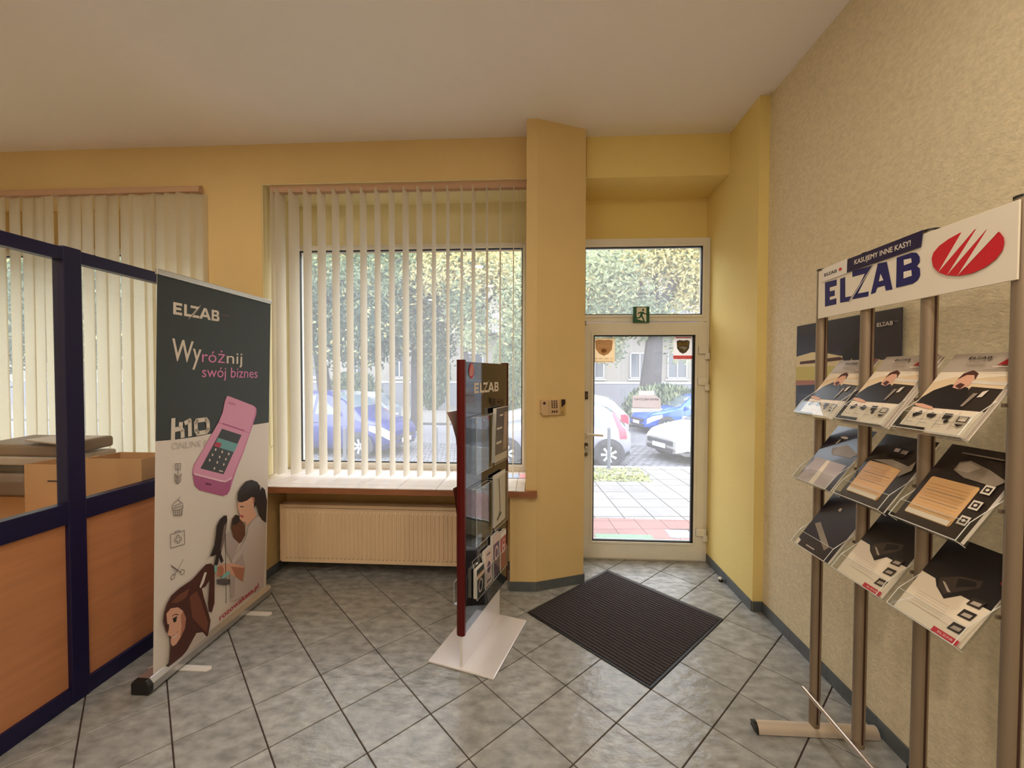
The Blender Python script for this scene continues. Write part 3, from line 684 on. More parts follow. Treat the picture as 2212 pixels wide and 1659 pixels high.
PB.pp(a2([(640, 1128), (790, 1178), (786, 1188), (636, 1138)]), Mg3)
PB.pp(a2([(634, 1168), (769, 1212), (645, 1482), (485, 1442)]), Mscr)
PB.pp(a2([(606, 1230), (744, 1274), (718, 1330), (580, 1288)]), Mteal)
PB.pp(a2([(592, 1258), (632, 1270), (618, 1300), (578, 1288)]), Mred)
for (x, y) in ((590, 1312), (635, 1328), (680, 1342), (568, 1348), (617, 1363), (660, 1378), (548, 1385), (600, 1400), (645, 1415), (580, 1442)): PB.pp(a2([(x-4, y-9), (x+6, y-7), (x+3, y+9), (x-6, y+7)]), M_cream)
PB.pp(a2([(612, 1452), (640, 1460), (637, 1468), (610, 1460)]), M_cream); PB.pp(a2([(520, 1540), (560, 1550), (558, 1558), (520, 1548)]), mat('print_plum', (92, 30, 70), .5))
PB.pp(a2([(676, 982), (728, 996), (726, 1004), (674, 990)]), Mg2)
def icon(lines, conv, w=.0035):
    for L in lines: PB.line([PB.px(*q) for q in conv(L)], w, Mgry)
icon([[(310, 1410), (345, 1408), (348, 1425), (342, 1450), (312, 1452), (308, 1430), (310, 1410)], [(325, 1415), (318, 1430), (325, 1448), (335, 1432), (325, 1415)], [(326, 1455), (326, 1550)],
      [(305, 1480), (308, 1530), (326, 1550), (345, 1530), (350, 1480), (330, 1505), (305, 1480)], [(316, 1490), (318, 1535)], [(338, 1490), (336, 1535)]], a2)
icon([[(292, 262), (300, 300), (352, 296), (361, 240)], [(290, 262), (285, 235), (300, 210), (325, 190), (340, 170)], [(325, 190), (358, 215), (362, 242), (330, 262), (292, 262)], [(300, 235), (345, 215)], [(295, 250), (355, 232)],
      [(305, 265), (312, 298)], [(320, 264), (325, 298)], [(335, 262), (338, 298)], [(347, 255), (348, 296)]], a3)
icon([[(273, 430), (370, 402), (372, 495), (276, 524), (273, 430)], [(303, 420), (308, 408), (336, 402), (340, 410)], [(315, 440), (333, 435), (334, 450), (347, 448), (348, 466), (335, 470), (336, 486), (320, 490), (318, 474), (304, 478), (302, 460), (316, 457), (315, 440)]], a3)
icon([[(362, 600), (330, 660), (300, 705)], [(275, 640), (310, 665), (345, 690)], [(280, 650), (325, 682)], [(275, 725), (285, 708), (305, 705), (300, 730), (280, 742), (275, 725)], [(340, 690), (350, 670), (370, 678), (366, 700), (345, 708), (340, 690)]], a3)
Mhair = mat('print_dark_hair', (44, 36, 38), .5); Mhair2 = mat('print_brown_hair', (82, 44, 38), .5); Mhair3 = mat('print_auburn', (122, 72, 56), .5); Mskin = mat('print_skin', (226, 172, 146), .5); Mskin2 = mat('print_skin_shade', (184, 122, 98), .5)
Mshirt = mat('print_shirt', (206, 192, 186), .5); Mshirt2 = mat('print_shirt_shade', (184, 168, 164), .5); Mbrw = mat('print_back_head', (104, 62, 48), .5); Mlips = mat('print_lips', (188, 78, 82), .5)
PB.pp(a3([(700, 320), (722, 292), (748, 300), (790, 370), (790, 430), (765, 480), (748, 492), (712, 462), (700, 420), (690, 380)]), Mbrw)
PB.pp(a3([(700, 330), (722, 292), (748, 300), (752, 340), (722, 362), (695, 365)]), Mhair)
PB.pp(a3([(885, 300), (905, 312), (928, 352), (928, 520), (915, 790), (880, 815), (690, 890), (684, 720), (700, 640), (700, 590), (760, 520), (800, 440), (812, 370), (845, 330)]), Mshirt)
PB.pp(a3([(700, 640), (770, 560), (790, 650), (778, 757), (750, 745), (690, 700)]), Mshirt2)
PB.pp(a3([(690, 690), (722, 700), (715, 860), (688, 872)]), Mshirt2)
PB.pp(a3([(650, 470), (668, 400), (705, 450), (745, 490), (720, 560), (696, 618), (665, 560)]), Mshirt2)
PB.pp(a3([(600, 640), (640, 632), (700, 628), (750, 640), (785, 655), (772, 756), (700, 705), (650, 712), (600, 718), (585, 690)]), Mskin)
PB.pp(a3([(690, 650), (785, 660), (770, 756), (720, 718)]), Mskin2)
PB.pp(a3([(855, 195), (905, 100), (925, 120), (940, 200), (933, 350), (905, 330), (885, 300), (868, 240)]), Mhair)
PB.pp(a3([(740, 205), (800, 190), (840, 168), (852, 190), (845, 245), (865, 300), (815, 355), (800, 372), (790, 342), (768, 340), (748, 318), (752, 292), (742, 262), (735, 238)]), Mskin)
PB.pp(a3([(735, 190), (738, 140), (760, 100), (795, 62), (832, 52), (870, 66), (892, 95), (888, 160), (870, 210), (850, 248), (846, 182), (835, 168), (800, 195), (765, 207), (745, 205)]), Mhair)
PB.pp(a3([(752, 292), (778, 300), (772, 314), (756, 308)]), Mlips); PB.pp(a3([(752, 232), (780, 236), (778, 242), (754, 240)]), Mhair)
PB.pp(a3([(838, 178), (852, 170), (852, 205), (840, 215)]), Mskin2)
PB.pp(a3([(590, 372), (612, 325), (640, 300), (660, 296), (664, 330), (655, 400), (636, 470), (620, 560), (638, 610), (622, 628), (606, 590), (598, 640), (572, 640), (590, 560), (570, 575), (545, 580), (575, 500), (585, 430)]), Mhair)
PB.pp(a3([(640, 370), (660, 345), (650, 430), (625, 540), (615, 540), (628, 450)]), mat('print_dryer_grey', (128, 108, 106), .5))
PB.line([PB.px(*q) for q in a3([(650, 420), (652, 560), (655, 900)])], .004, Mhair)
PB.pp(a3([(588, 738), (640, 735), (685, 738), (683, 772), (640, 778), (592, 770)]), mat('print_grey_dark', (92, 84, 88), .5))
PB.ell(*PB.px(*a3([(576, 672)])[0]), .028, .022, mat('print_aqua', (134, 196, 190), .5)); PB.ell(*PB.px(*a3([(655, 705)])[0]), .036, .014, MATS['print_aqua'])
PB.pp(a3([(590, 655), (625, 640), (640, 670), (632, 715), (600, 710)]), Mskin2)
PB.pp(a3([(530, 640), (572, 640), (575, 700), (574, 900), (556, 965), (536, 960), (530, 900), (540, 760)]), Mhair2)
PB.pp(a3([(225, 965), (245, 905), (275, 850), (330, 800), (420, 740), (480, 672), (515, 635), (550, 628), (570, 650), (565, 700), (540, 740), (510, 790), (486, 800), (500, 860), (530, 960), (547, 1020), (540, 1070), (525, 1140), (505, 1115), (460, 1105), (430, 1140), (380, 1230), (330, 1290), (280, 1350), (240, 1385), (186, 1446), (184, 1420), (200, 1400), (250, 1380), (262, 1280), (268, 1200), (262, 1130), (235, 1090), (218, 1030)]), Mhair2)
PB.pp(a3([(470, 790), (505, 690), (520, 690), (500, 760), (478, 798)]), M_bw)
PB.pp(a3([(400, 860), (450, 820), (480, 880), (530, 1040), (520, 1110), (470, 1060), (420, 1000)]), Mhair3)
PB.pp(a3([(270, 900), (320, 850), (400, 800), (380, 860), (320, 900)]), Mhair3)
PB.pp(a3([(448, 1108), (492, 1102), (516, 1130), (522, 1152), (300, 1336), (330, 1290), (385, 1225)]), Mshirt)
PB.pp(a3([(240, 975), (270, 938), (320, 930), (355, 955), (376, 1005), (368, 1075), (340, 1135), (308, 1185), (284, 1200), (270, 1180), (268, 1150), (276, 1140), (262, 1126), (246, 1122), (258, 1075), (246, 1040)]), Mskin)
PB.pp(a3([(355, 955), (376, 1005), (368, 1075), (335, 1142), (345, 1060), (340, 990)]), Mskin2)
PB.pp(a3([(282, 1008), (315, 990), (312, 1002), (308, 1030), (290, 1036)]), Mhair); PB.pp(a3([(275, 1132), (318, 1098), (308, 1128), (282, 1146)]), M_cream); PB.line([PB.px(*q) for q in a3([(273, 1134), (300, 1120), (320, 1096)])], .004, Mlips)
PB.line([PB.px(*q) for q in a3([(278, 992), (300, 978), (322, 982)])], .004, Mhair2); PB.pp(a3([(246, 1050), (258, 1046), (256, 1072)]), Mhair)
text_between(PB, 'rozowakasa.pl', (607, 1025), (878, 795), .036, Mred, a3, bold=.02)
PB.build('print', bn)

# ================================================================== MIDDLE DISPLAY STAND
A_ = Vector((-.391, 2.164, 0)); d_ = Vector((.289, .957, 0)).normalized(); r_ = Vector((d_.y, -d_.x, 0)); Z_ = Vector((0, 0, 1))
def Q(u, w, z): return A_+d_*u+r_*w+Z_*z
ms = thing('brochure_stand', 'tall slim black glossy brochure stand with maroon edges on a silver base', 'display stand', tuple(Q(.27, 0, 0)))
M_sil = mat('silver_base_lacquer', (236, 232, 234), .25, .2); M_gloss = mat('black_gloss_panel', (20, 20, 23), .05, spec=.6, coat=.2); M_mar = mat('maroon_metal', (92, 12, 12), .32, .45)
MB().slab([Q(-.01, -.195, .001), Q(-.01, .195, .001), Q(.535, .195, .001), Q(.535, -.195, .001)], Z_, .012).build('base_plate', M_sil, ms, bevel=.004)
MB().slab([Q(.005, -.008, .013), Q(.005, .008, .013), Q(.54, .008, .013), Q(.54, -.008, .013)], Z_, .5).build('upright', M_sil, ms, bevel=.001)
MB().slab([Q(.01, -.020, .195), Q(.01, .020, .195), Q(.645, .020, .195), Q(.645, -.020, .195)], Z_, 1.452).build('panel', M_gloss, ms)
mb = MB()
for u, sg in ((.002, -1), (.650, 1)):
    pts = [Q(u-sg*.012, -.023, .19), Q(u-sg*.012, .023, .19), Q(u+sg*.004, .023, .19), Q(u+sg*.012, .012, .19), Q(u+sg*.014, 0, .19), Q(u+sg*.012, -.012, .19), Q(u+sg*.004, -.023, .19)]
    MB().slab(pts, Z_, 1.467).build('edge_trim', M_mar, ms, smooth=True)
PM = Print(Q(0, .0205, 0), d_, Z_, r_, step=.0003)
PM.logo(.12, 1.475, .36, M_cream, M_gloss, .058)
PM.ell(.085, 1.60, .032, .042, mat('logo_red', (196, 40, 44), .4))
for du in (-.012, .002, .016): PM.poly([(.070+du, 1.572), (.076+du, 1.572), (.100+du, 1.636), (.096+du, 1.636)], M_cream)
PM.build('logo_print', ms)
def pocket(u0, u1, z0, z1, side, dep=.032, low=None):
    """clear pocket: back sheet, front lip, sides and floor"""
    w0 = .021*side; w1 = (.021+dep)*side; t = .0025*side; mb = MB(); low = low or z1-z0
    mb.slab([Q(u0, w0, z0), Q(u1, w0, z0), Q(u1, w0, z1), Q(u0, w0, z1)], r_*side, .002)
    mb.slab([Q(u0, w1, z0), Q(u1, w1, z0), Q(u1, w1, z0+low), Q(u0, w1, z0+low)], r_*side, .002)
    for u in (u0, u1-.002): mb.slab([Q(u, w0, z0), Q(u, w1, z0), Q(u, w1, z0+low), Q(u, w0, z1)], d_, .002)
    mb.slab([Q(u0, w0, z0), Q(u1, w0, z0), Q(u1, w1, z0), Q(u0, w1, z0)], Z_, .002)
    o = mb.build('leaflet_holder', M_acr, ms)
    e = MB(); r = .0011
    e.path([Q(u0, w0, z1), Q(u0, w1, z0+low), Q(u0, w1, z0), Q(u1, w1, z0), Q(u1, w1, z0+low), Q(u1, w0, z1), Q(u0, w0, z1)], r, 5)
    e.path([Q(u0, w1, z0+low), Q(u1, w1, z0+low)], r, 5)
    for u in (u0+.05, u1-.05): e.tube(Q(u, w0+.002*side, z1-.03), Q(u, w0+.005*side, z1-.03), .005, 8)
    e.build('holder_rim', M_acre, o)
    return o
pocket(.085, .300, 1.035, 1.345, 1); pocket(.345, .560, 1.035, 1.345, 1)
pocket(.085, .300, .635, .950, 1); pocket(.345, .560, .635, .950, 1)
for k in range(4): pocket(.095+k*.118, .205+k*.118, .335, .545, 1, .03, .12)
for u in (.1, .35): pocket(u, u+.21, 1.035, 1.345, -1); pocket(u, u+.21, .635, .95, -1)
for k in range(4): pocket(.02+k*.118, .13+k*.118, .335, .50, -1, .03, .12)
M_bro = mat('brochure_charcoal', (70, 62, 60), .4); M_rd = mat('leaflet_red', (176, 74, 72), .45); M_vio = mat('leaflet_mauve', (112, 84, 112), .45); M_pkp = mat('leaflet_pinkish', (226, 200, 192), .5)
def booklet(name, label, u0, u1, z0, z1, w, th, m, group=None, lean=.0, cat='leaflet', side=1):
    o = thing(name, label, cat, tuple(Q((u0+u1)/2, w*side, z0)), group)
    a = [Q(u0, w*side, z0), Q(u1, w*side, z0), Q(u1, (w+lean)*side, z1), Q(u0, (w+lean)*side, z1)]
    MB().slab(a, r_*side, th).build('pages', [M_paper], o)
    V = (a[3]-a[0]).normalized()
    N_ = r_*side-V*(r_*side).dot(V); N_.normalize()
    MB().slab([q+N_*(th+.0002) for q in a], N_, .0006).build('cover', m, o)
    return o, Print(a[0]+N_*(th+.0009), d_ if side > 0 else -d_, V, N_, step=.0003)
o, P = booklet('catalogue', 'thick charcoal catalogue in the upper right pocket of the maroon edged stand', .352, .552, 1.045, 1.375, .026, .022, M_bro, lean=.012)
P.rect(.13, .06, .19, .30, mat('print_tan', (176, 150, 136), .5)); P.rect(.012, .11, .10, .125, M_cream); P.rect(.012, .2, .10, .212, M_cream); P.rect(0, 0, .2, .045, M_cream); P.rect(.05, .28, .11, .29, M_cream); P.build('print', o)
o, P = booklet('brochure', 'white brochure with one thin black upright device, middle pocket of the maroon edged stand', .355, .552, .645, .965, .034, .006, M_paper, lean=.0)
P.line([(.085, .28), (.095, .2), (.105, .09), (.09, .06)], .014, M_bd); P.line([(.06, .035), (.12, .06)], .02, M_bd); P.build('print', o)
cols = [M_bd, M_pkp, M_vio, M_rd]; nm = ['dark leaflets with a cream band', 'pale leaflets with a dark emblem', 'mauve leaflets with a white top', 'red leaflets with a white padlock']
for k in range(4):
    hh = (.50, .555, .60, .575)[k]
    o, P = booklet('leaflet_stack', nm[k]+', '+('first' if k == 0 else 'second' if k == 1 else 'third' if k == 2 else 'last')+' small pocket low on the black stand', .101+k*.118, .199+k*.118, .341, hh, .026, .020, cols[k], 'small leaflet stacks low on the black stand')
    h2 = hh-.341
    if k == 0: P.rect(0, h2*.62, .098, h2*.80, mat('leaflet_tan', (198, 160, 130), .5)); P.ell(.05, h2*.35, .03, .04, M_pkp); P.ell(.05, h2*.35, .02, .03, M_bd)
    if k == 1: P.ell(.05, h2*.5, .025, .035, M_vio); P.rect(.02, h2*.1, .08, h2*.16, M_txt); P.rect(.02, h2*.85, .07, h2*.9, M_txt)
    if k == 2: P.rect(0, h2*.8, .098, h2, M_pkp); P.ell(.05, h2*.55, .03, .045, M_pkp); P.ell(.05, h2*.55, .02, .03, M_vio)
    if k == 3: P.rect(0, h2*.86, .098, h2, M_paper); P.line([(.03, h2*.65), (.03, h2*.75), (.065, h2*.78), (.07, h2*.68)], .008, M_pkp); P.rect(.025, h2*.42, .075, h2*.65, M_pkp); P.rect(.04, h2*.48, .06, h2*.58, M_rd)
    P.build('print', o)
# brochures on the window side of the stand, curling away from it
q0 = [Q(.05, -.045, 1.11), Q(.25, -.045, 1.11)]
o = thing('brochure', 'mauve grey brochure curling away from the back of the black stand', 'leaflet', tuple(Q(.15, -.045, 1.05)))
mb = MB(); sec = [(-.028, 1.05), (-.030, 1.15), (-.040, 1.24), (-.062, 1.31), (-.095, 1.375)]
vs = [Q(u, w_, z) for w_, z in sec for u in (.02, .23)]; fs = [(2*i, 2*i+1, 2*i+3, 2*i+2) for i in range(4)]
mb.add(vs, fs); mb.build('sheet', mat('brochure_mauve', (176, 140, 130), .5), o, smooth=True, fixn=False)
o = thing('brochure', 'dark red brochure behind the black stand at sill height', 'leaflet', tuple(Q(.15, -.045, .64)))
MB().add([Q(u, w_, z) for w_, z in ((-.03, .64), (-.032, .8), (-.045, .90), (-.058, .965)) for u in (.02, .23)], [(2*i, 2*i+1, 2*i+3, 2*i+2) for i in range(3)]).build('sheet', mat('brochure_darkred', (132, 64, 52), .5), o, smooth=True, fixn=False)

# leaflets on the sill
for (x0, x1, m, nmm) in ((1094, 1122, mat('leaflet_blue', (178, 196, 226), .5), 'pale blue leaflet lying on the tiled sill by the pillar'), (1121, 1136, mat('leaflet_rose', (236, 168, 178), .5), 'pink leaflet lying on the tiled sill against the pillar')):
    a = on(x0, 1033, 2, .747); b_ = on(x1, 1033, 2, .747); c_ = on(x1, 1024, 2, .747); e_ = on(x0, 1024, 2, .747)
    o = MB().slab([a, b_, c_, e_], (0, 0, 1), .002).build('sill_leaflet', m, loc=tuple(a)); tag(o, nmm, 'leaflet')

# ================================================================== RIGHT DISPLAY STAND
rs = thing('literature_rack', 'grey metal literature rack with lettered sign board along the plastered wall', 'display rack', (1.235, 1.5, 0))
PY = [1.871, 1.625, 1.380, 1.130]; PX = 1.235
for k, yy in enumerate(PY):
    z0 = .035 if k in (0, 3) else .168; z1 = 2.03
    mb = MB(); n = 12; pts = []
    for i in range(n):
        t = 2*math.pi*i/n; pts.append((PX+.021*math.cos(t), yy+.021*math.sin(t)))
    mb.prism(pts, z0, z1); pole = mb.build('pole', M_steel, rs, smooth=True)
    for sg in (-1, 1): MB().box(PX-.003, yy+sg*.0205, z0+.02, PX+.003, yy+sg*.0215, z1-.02).build('slot', mat('slot_dark', (60, 30, 24), .6), pole)
    MB().prism([(PX+(a-PX)*1.06, yy+(b-yy)*1.04) for a, b in pts], z1, z1+.006).build('cap', M_black, pole)
for yy in (1.871, 1.130):
    mb = MB(); n = 10; sec = [(.028*math.cos(math.pi*i/(n-1)), .004+.040*math.sin(math.pi*i/(n-1))) for i in range(n)]
    vs = [(.985, yy+a, b) for a, b in sec]+[(1.495, yy+a, b) for a, b in sec]
    mb.add(vs, [tuple(range(n)), tuple(range(2*n-1, n-1, -1))]+[(i, (i+1) % n, (i+1) % n+n, i+n) for i in range(n)])
    ft = mb.build('foot', mat('foot_aluminium', (220, 206, 192), .35, .5), rs, smooth=True)
    mb = MB(); mb.add([(.972 if b > .02 else .978, yy+a*1.03, b) for a, b in sec]+[(.986, yy+a*1.03, b*1.02) for a, b in sec], [tuple(range(n)), tuple(range(2*n-1, n-1, -1))]+[(i, (i+1) % n, (i+1) % n+n, i+n) for i in range(n)])
    mb.build('end_cap', M_black, ft)
MB().tube((1.205, 1.90, .180), (1.205, 1.10, .180), .009, 12).build('cross_bar', mat('chrome_bar', (225, 215, 210), .18, .9), rs, smooth=True)
SX = 1.2075
MB().box(SX, 1.118, 1.822, SX+.005, 1.856, 2.022).build('sign_board', mat('sign_white', (238, 228, 212), .4), rs, bevel=.001, seg=1)
ks = 512/2212
s4 = lambda L: [(1700+x*ks, 420+y*ks) for x, y in L]
PS = Print((SX, 1.856, 1.822), (0, -1, 0), (0, 0, 1), (-1, 0, 0), step=.0003)
M_sw = MATS['sign_white']; M_nv = mat('sign_navy', (22, 22, 98), .4); M_sr = mat('sign_red', (206, 28, 44), .4); M_nd = mat('sign_navy_dark', (30, 22, 66), .4)
# ELZAB lettering traced in the board's own plane
PS.pp(s4([(355, 822), (465, 793), (465, 850), (400, 868), (400, 905), (447, 893), (447, 945), (400, 957), (400, 985), (462, 968), (462, 1025), (355, 1048)]), M_nv)
PS.pp(s4([(497, 788), (545, 770), (545, 960), (602, 948), (575, 998), (497, 1012)]), M_nv)
PS.pp(s4([(612, 715), (790, 665), (780, 690), (662, 925), (765, 905), (762, 950), (615, 978), (612, 975), (730, 738), (612, 770)]), M_nv)
PS.pp(s4([(850, 645), (935, 628), (988, 885), (925, 897), (915, 850), (845, 868), (830, 915), (785, 930)]), M_nv)
PS.pp(s4([(1028, 590), (1110, 562), (1170, 542), (1215, 545), (1242, 580), (1245, 630), (1215, 668), (1245, 690), (1248, 755), (1225, 800), (1180, 832), (1100, 852), (1022, 870)]), M_nv)
PS.pp(s4([(878, 740), (905, 800), (862, 812)]), M_sw)
PS.pp(s4([(1095, 610), (1165, 595), (1170, 635), (1098, 662)]), M_sw); PS.pp(s4([(1095, 722), (1168, 705), (1172, 758), (1095, 785)]), M_sw)
PS.pp(s4([(792, 672), (806, 668), (606, 985), (592, 990)]), M_sw)
PS.pp(s4([(800, 660), (808, 658), (585, 1003), (580, 1003)]), M_nv)
# red oval with three white cuts
ov = []
for (x, y) in [(1360, 600), (1375, 545), (1430, 480), (1520, 415), (1620, 360), (1720, 330), (1830, 322), (1930, 335), (2000, 355), (2035, 400), (2042, 450), (2025, 520), (1960, 605), (1860, 680), (1740, 735), (1620, 760), (1500, 755), (1420, 725), (1375, 675)]: ov.append((x, y))
PS.pp(s4(ov), M_sr)
for W3 in ([(1655, 330), (1790, 296), (1421, 728)], [(1790, 306), (1902, 296), (1505, 754)], [(1899, 300), (2000, 336), (1606, 757)]): PS.pp(s4(W3), M_sw)
PS.build('sign_lettering', rs)
# two loose cards tucked on the sign board
cx_ = thing('sign_strip', 'navy strip card reading KASUJEMY INNE KASY! stuck over the sign board', 'card', (SX-.006, 1.6, 1.95))
PK = Print((SX-.0030, 1.856, 1.822), (0, -1, 0), (0, 0, 1), (-1, 0, 0), step=.0003)
q = [PK.px(*z) for z in s4([(562, 730), (1252, 490), (1275, 330), (568, 605)])]
MB().slab([PK.O+PK.U*a+PK.V*b for a, b in q], (-1, 0, 0), .0015).build('card', M_nd, cx_)
PK.O = PK.O+Vector((-.0016, 0, 0))
text_between(PK, 'KASUJEMY INNE KASY!', (630, 655), (1155, 475), .018, M_cream, s4, bold=.02)
PK.build('lettering', cx_)
cy_ = thing('sign_card', 'small white card with tiny black lettering on the left end of the sign board', 'card', (SX-.006, 1.8, 1.99))
PK = Print((SX-.0030, 1.856, 1.822), (0, -1, 0), (0, 0, 1), (-1, 0, 0), step=.0003)
q = [PK.px(*z) for z in s4([(330, 820), (560, 735), (562, 600), (330, 700)])]
MB().slab([PK.O+PK.U*a+PK.V*b for a, b in q], (-1, 0, 0), .001).build('card', M_paper, cy_)
PK.O = PK.O+Vector((-.0011, 0, 0))
logo_between(PK, (348, 768), (465, 725), .012, M_black, M_paper, s4); PK.ell(*PK.px(*s4([(500, 698)])[0]), .008, .006, M_sr); PK.build('lettering', cy_)

# holders and brochures
rows = [(1.408, 1.62), (1.130, 1.35), (.850, 1.07)]
cols3 = [(1.1525, 1.3575), (1.402, 1.603), (1.647, 1.849)]
BX = 1.135
tilt = Vector((.165, 0, .225)).normalized(); nb = Vector((-.225, 0, .165)).normalized()
colname = ['nearest', 'middle', 'far']; rowname = ['top', 'middle', 'bottom']
M_r1 = mat('cover_grey', (186, 172, 158), .4); M_skyp = mat('cover_photo_light', (232, 206, 170), .4); M_blk = mat('cover_black', (26, 22, 26), .35); M_dred = mat('cover_red', (168, 28, 40), .4)
M_tanp = mat('cover_tan_panel', (226, 178, 122), .4); M_dkb = mat('cover_dark_brown', (44, 36, 34), .3, coat=.3); M_skn = MATS['print_skin']; M_wh = mat('cover_white', (244, 228, 206), .4); M_blu = mat('cover_blueblack', (34, 34, 54), .3, coat=.3); M_lil = mat('cover_lilac', (196, 180, 178), .4); M_pnk = mat('cover_redtab', (206, 52, 72), .4); M_mid = mat('cover_mid_grey', (150, 136, 122), .4)
for r, (zl, zh) in enumerate(rows):
    for c, (ya, yb) in enumerate(cols3):
        O = Vector((BX, yb, zl)); W_ = yb-ya
        # holder: back plate along the tilt, floor lip and sides
        mb = MB(); e = .001
        p0 = Vector((BX, ya-e, zl-.004)); p1 = Vector((BX, yb+e, zl-.004))
        mb.slab([p0, p1, p1+tilt*.265, p0+tilt*.280], nb, .0025)
        mb.slab([p0+nb*.030, p1+nb*.030, p1+nb*.030+tilt*.06, p0+nb*.030+tilt*.06], nb, .002)
        mb.slab([p0, p1, p1+nb*.03, p0+nb*.03], tilt, .0025)
        for q in (p0, p1-Vector((0, .0025, 0))): mb.slab([q, q+nb*.03, q+nb*.03+tilt*.06, q+tilt*.16], (0, 1, 0), .0025)
        ho = mb.build('brochure_holder', M_acr, rs)
        ed = MB(); rr = .0011
        for q in (p0, p1): ed.path([q, q+nb*.032, q+nb*.032+tilt*.06, q+tilt*.16], rr, 5)
        ed.path([p0+nb*.032, p1+nb*.032], rr*1.3, 5).path([p0+nb*.032+tilt*.06, p1+nb*.032+tilt*.06], rr*.8, 5)
        ed.build('holder_rim', M_acre, ho)
        for yy in (ya-.004, yb+.002): MB().box(1.214, yy-.002, zl+.09, 1.226, yy+.004, zl+.10).build('bracket', M_steel, ho)
        where = ', '+rowname[r]+' row, '+colname[c]+' column'
        # the stack
        if r == 0: lab = 'brochure with seated man in black and white device strip'
        elif r == 1: lab = ['black catalogue with large tan text panel', 'dark brochure with tan text panel and screen', 'blue black brochure with lilac text panel'][c]
        else: lab = ['white leaflet with black terminal and red tab', 'pale leaflet with black corner and red tab', 'dark folders stacked on a white sheet'][c]
        nbk = {(0, 1): 3, (0, 0): 2, (1, 0): 1}.get((r, c), 1)
        base = O+nb*.004
        L_ = .285
        for kb in range(nbk-1):
            th_ = .0035
            o = thing('brochure', ('second ' if kb == nbk-2 else 'third ')+'brochure tucked behind the front one'+where, 'brochure', tuple(base), 'brochures in the wall rack')
            sh_ = Vector((0, -.006*(nbk-1-kb), 0))+tilt*(-.002*(nbk-1-kb))
            MB().slab([base+sh_, base+sh_-Vector((0, W_, 0)), base+sh_-Vector((0, W_, 0))+tilt*L_, base+sh_+tilt*L_], nb, th_).build('pages', M_paper, o)
            MB().slab([base+sh_+nb*th_, base+sh_-Vector((0, W_, 0))+nb*th_, base+sh_-Vector((0, W_, 0))+tilt*L_+nb*th_, base+sh_+tilt*L_+nb*th_], nb, .0006).build('cover', M_r1, o)
            base = base+nb*(th_+.0016)
        th_ = [.003, .010 if c == 0 else .005, .008 if c == 2 else .003][r]
        o = thing('brochure', lab+where, 'brochure', tuple(base), 'brochures in the wall rack')
        a = [base, base-Vector((0, W_, 0)), base-Vector((0, W_, 0))+tilt*L_, base+tilt*L_]
        MB().slab(a, nb, th_).build('pages', M_paper, o)
        cov = [M_r1, [M_dkb, M_dkb, M_blu][c], [M_wh, M_wh, M_blu][c]][r]
        MB().slab([q+nb*th_ for q in a], nb, .0006).build('cover', cov, o)
        P = Print(base+nb*(th_+.0008), (0, -1, 0), tilt, nb, step=.00025)
        w_, l_ = W_, L_
        f = lambda L: [(x*w_, y*l_) for x, y in L]
        if r == 0:
            P.rect(0, 0, w_, l_*.30, M_wh)
            P.rect(0, l_*.30, w_, l_*.76, M_skyp)
            P.poly(f([(0, .62), (.3, .70), (.6, .68), (1, .72), (1, .76), (0, .76)]), M_wh)
            P.poly(f([(.55, .30), (1, .30), (1, .56), (.60, .58)]), M_dkb); P.poly(f([(.5, .62), (1, .60), (1, .64), (.5, .66)]), M_cream)
            P.poly(f([(.0, .30), (.02, .42), (.12, .52), (.30, .60), (.42, .60), (.58, .56), (.66, .44), (.72, .30)]), M_blk)
            P.poly(f([(.36, .56), (.34, .64), (.38, .72), (.48, .74), (.56, .68), (.56, .60), (.48, .54)]), M_skn)
            P.poly(f([(.34, .66), (.36, .74), (.46, .78), (.56, .74), (.58, .66), (.52, .72), (.42, .72)]), Mhair2); P.poly(f([(.38, .58), (.42, .62), (.5, .60), (.48, .54)]), Mhair2)
            P.poly(f([(0, .34), (.02, .31), (.2, .285), (.34, .28), (.3, .31), (.12, .34)]), M_skn)
            P.poly(f([(.70, .50), (.76, .50), (.70, .34), (.66, .34)]), M_mid); P.poly(f([(.80, .52), (.86, .54), (.84, .46), (.78, .45)]), M_cream)
            for k, ux in enumerate((.06, .28, .52, .74)):
                P.rect(w_*ux, l_*.06, w_*(ux+.005), l_*.27, M_mid)
            P.poly(f([(.10, .20), (.20, .25), (.24, .22), (.14, .16)]), M_blk); P.poly(f([(.32, .21), (.38, .24), (.46, .22), (.42, .17), (.34, .18)]), M_blk)
            P.poly(f([(.56, .24), (.68, .24), (.66, .18), (.57, .17)]), M_blk); P.ell(.65*w_, .15*l_, .03*w_, .03*w_, M_blk)
            P.line(f([(.78, .22), (.90, .22), (.90, .16), (.78, .16), (.78, .22)]), .003, M_blk); P.poly(f([(.78, .13), (.92, .13), (.84, .10)]), M_blk)
            for k in range(4): P.rect(w_*(.09+.22*k), l_*.10, w_*(.2+.22*k), l_*.105, M_mid)
            P.rect(0, 0, w_*.46, l_*.045, M_blk)
            P.logo(w_*.30, l_*.905, w_*.30, M_blk, M_r1, l_*.032)
            P.poly(f([(1, .84), (1, .99), (.90, .985), (.74, .82)]), M_dred); P.rect(w_*.70, l_*.80, w_, l_*.808, M_wh)
            for k in range(3): P.rect(w_*.32, l_*(.86-.015*k), w_*.58, l_*(.865-.015*k), M_mid)
            P.rect(w_*.62, l_*.76, w_*.98, l_*.766, M_mid)
        elif r == 1:
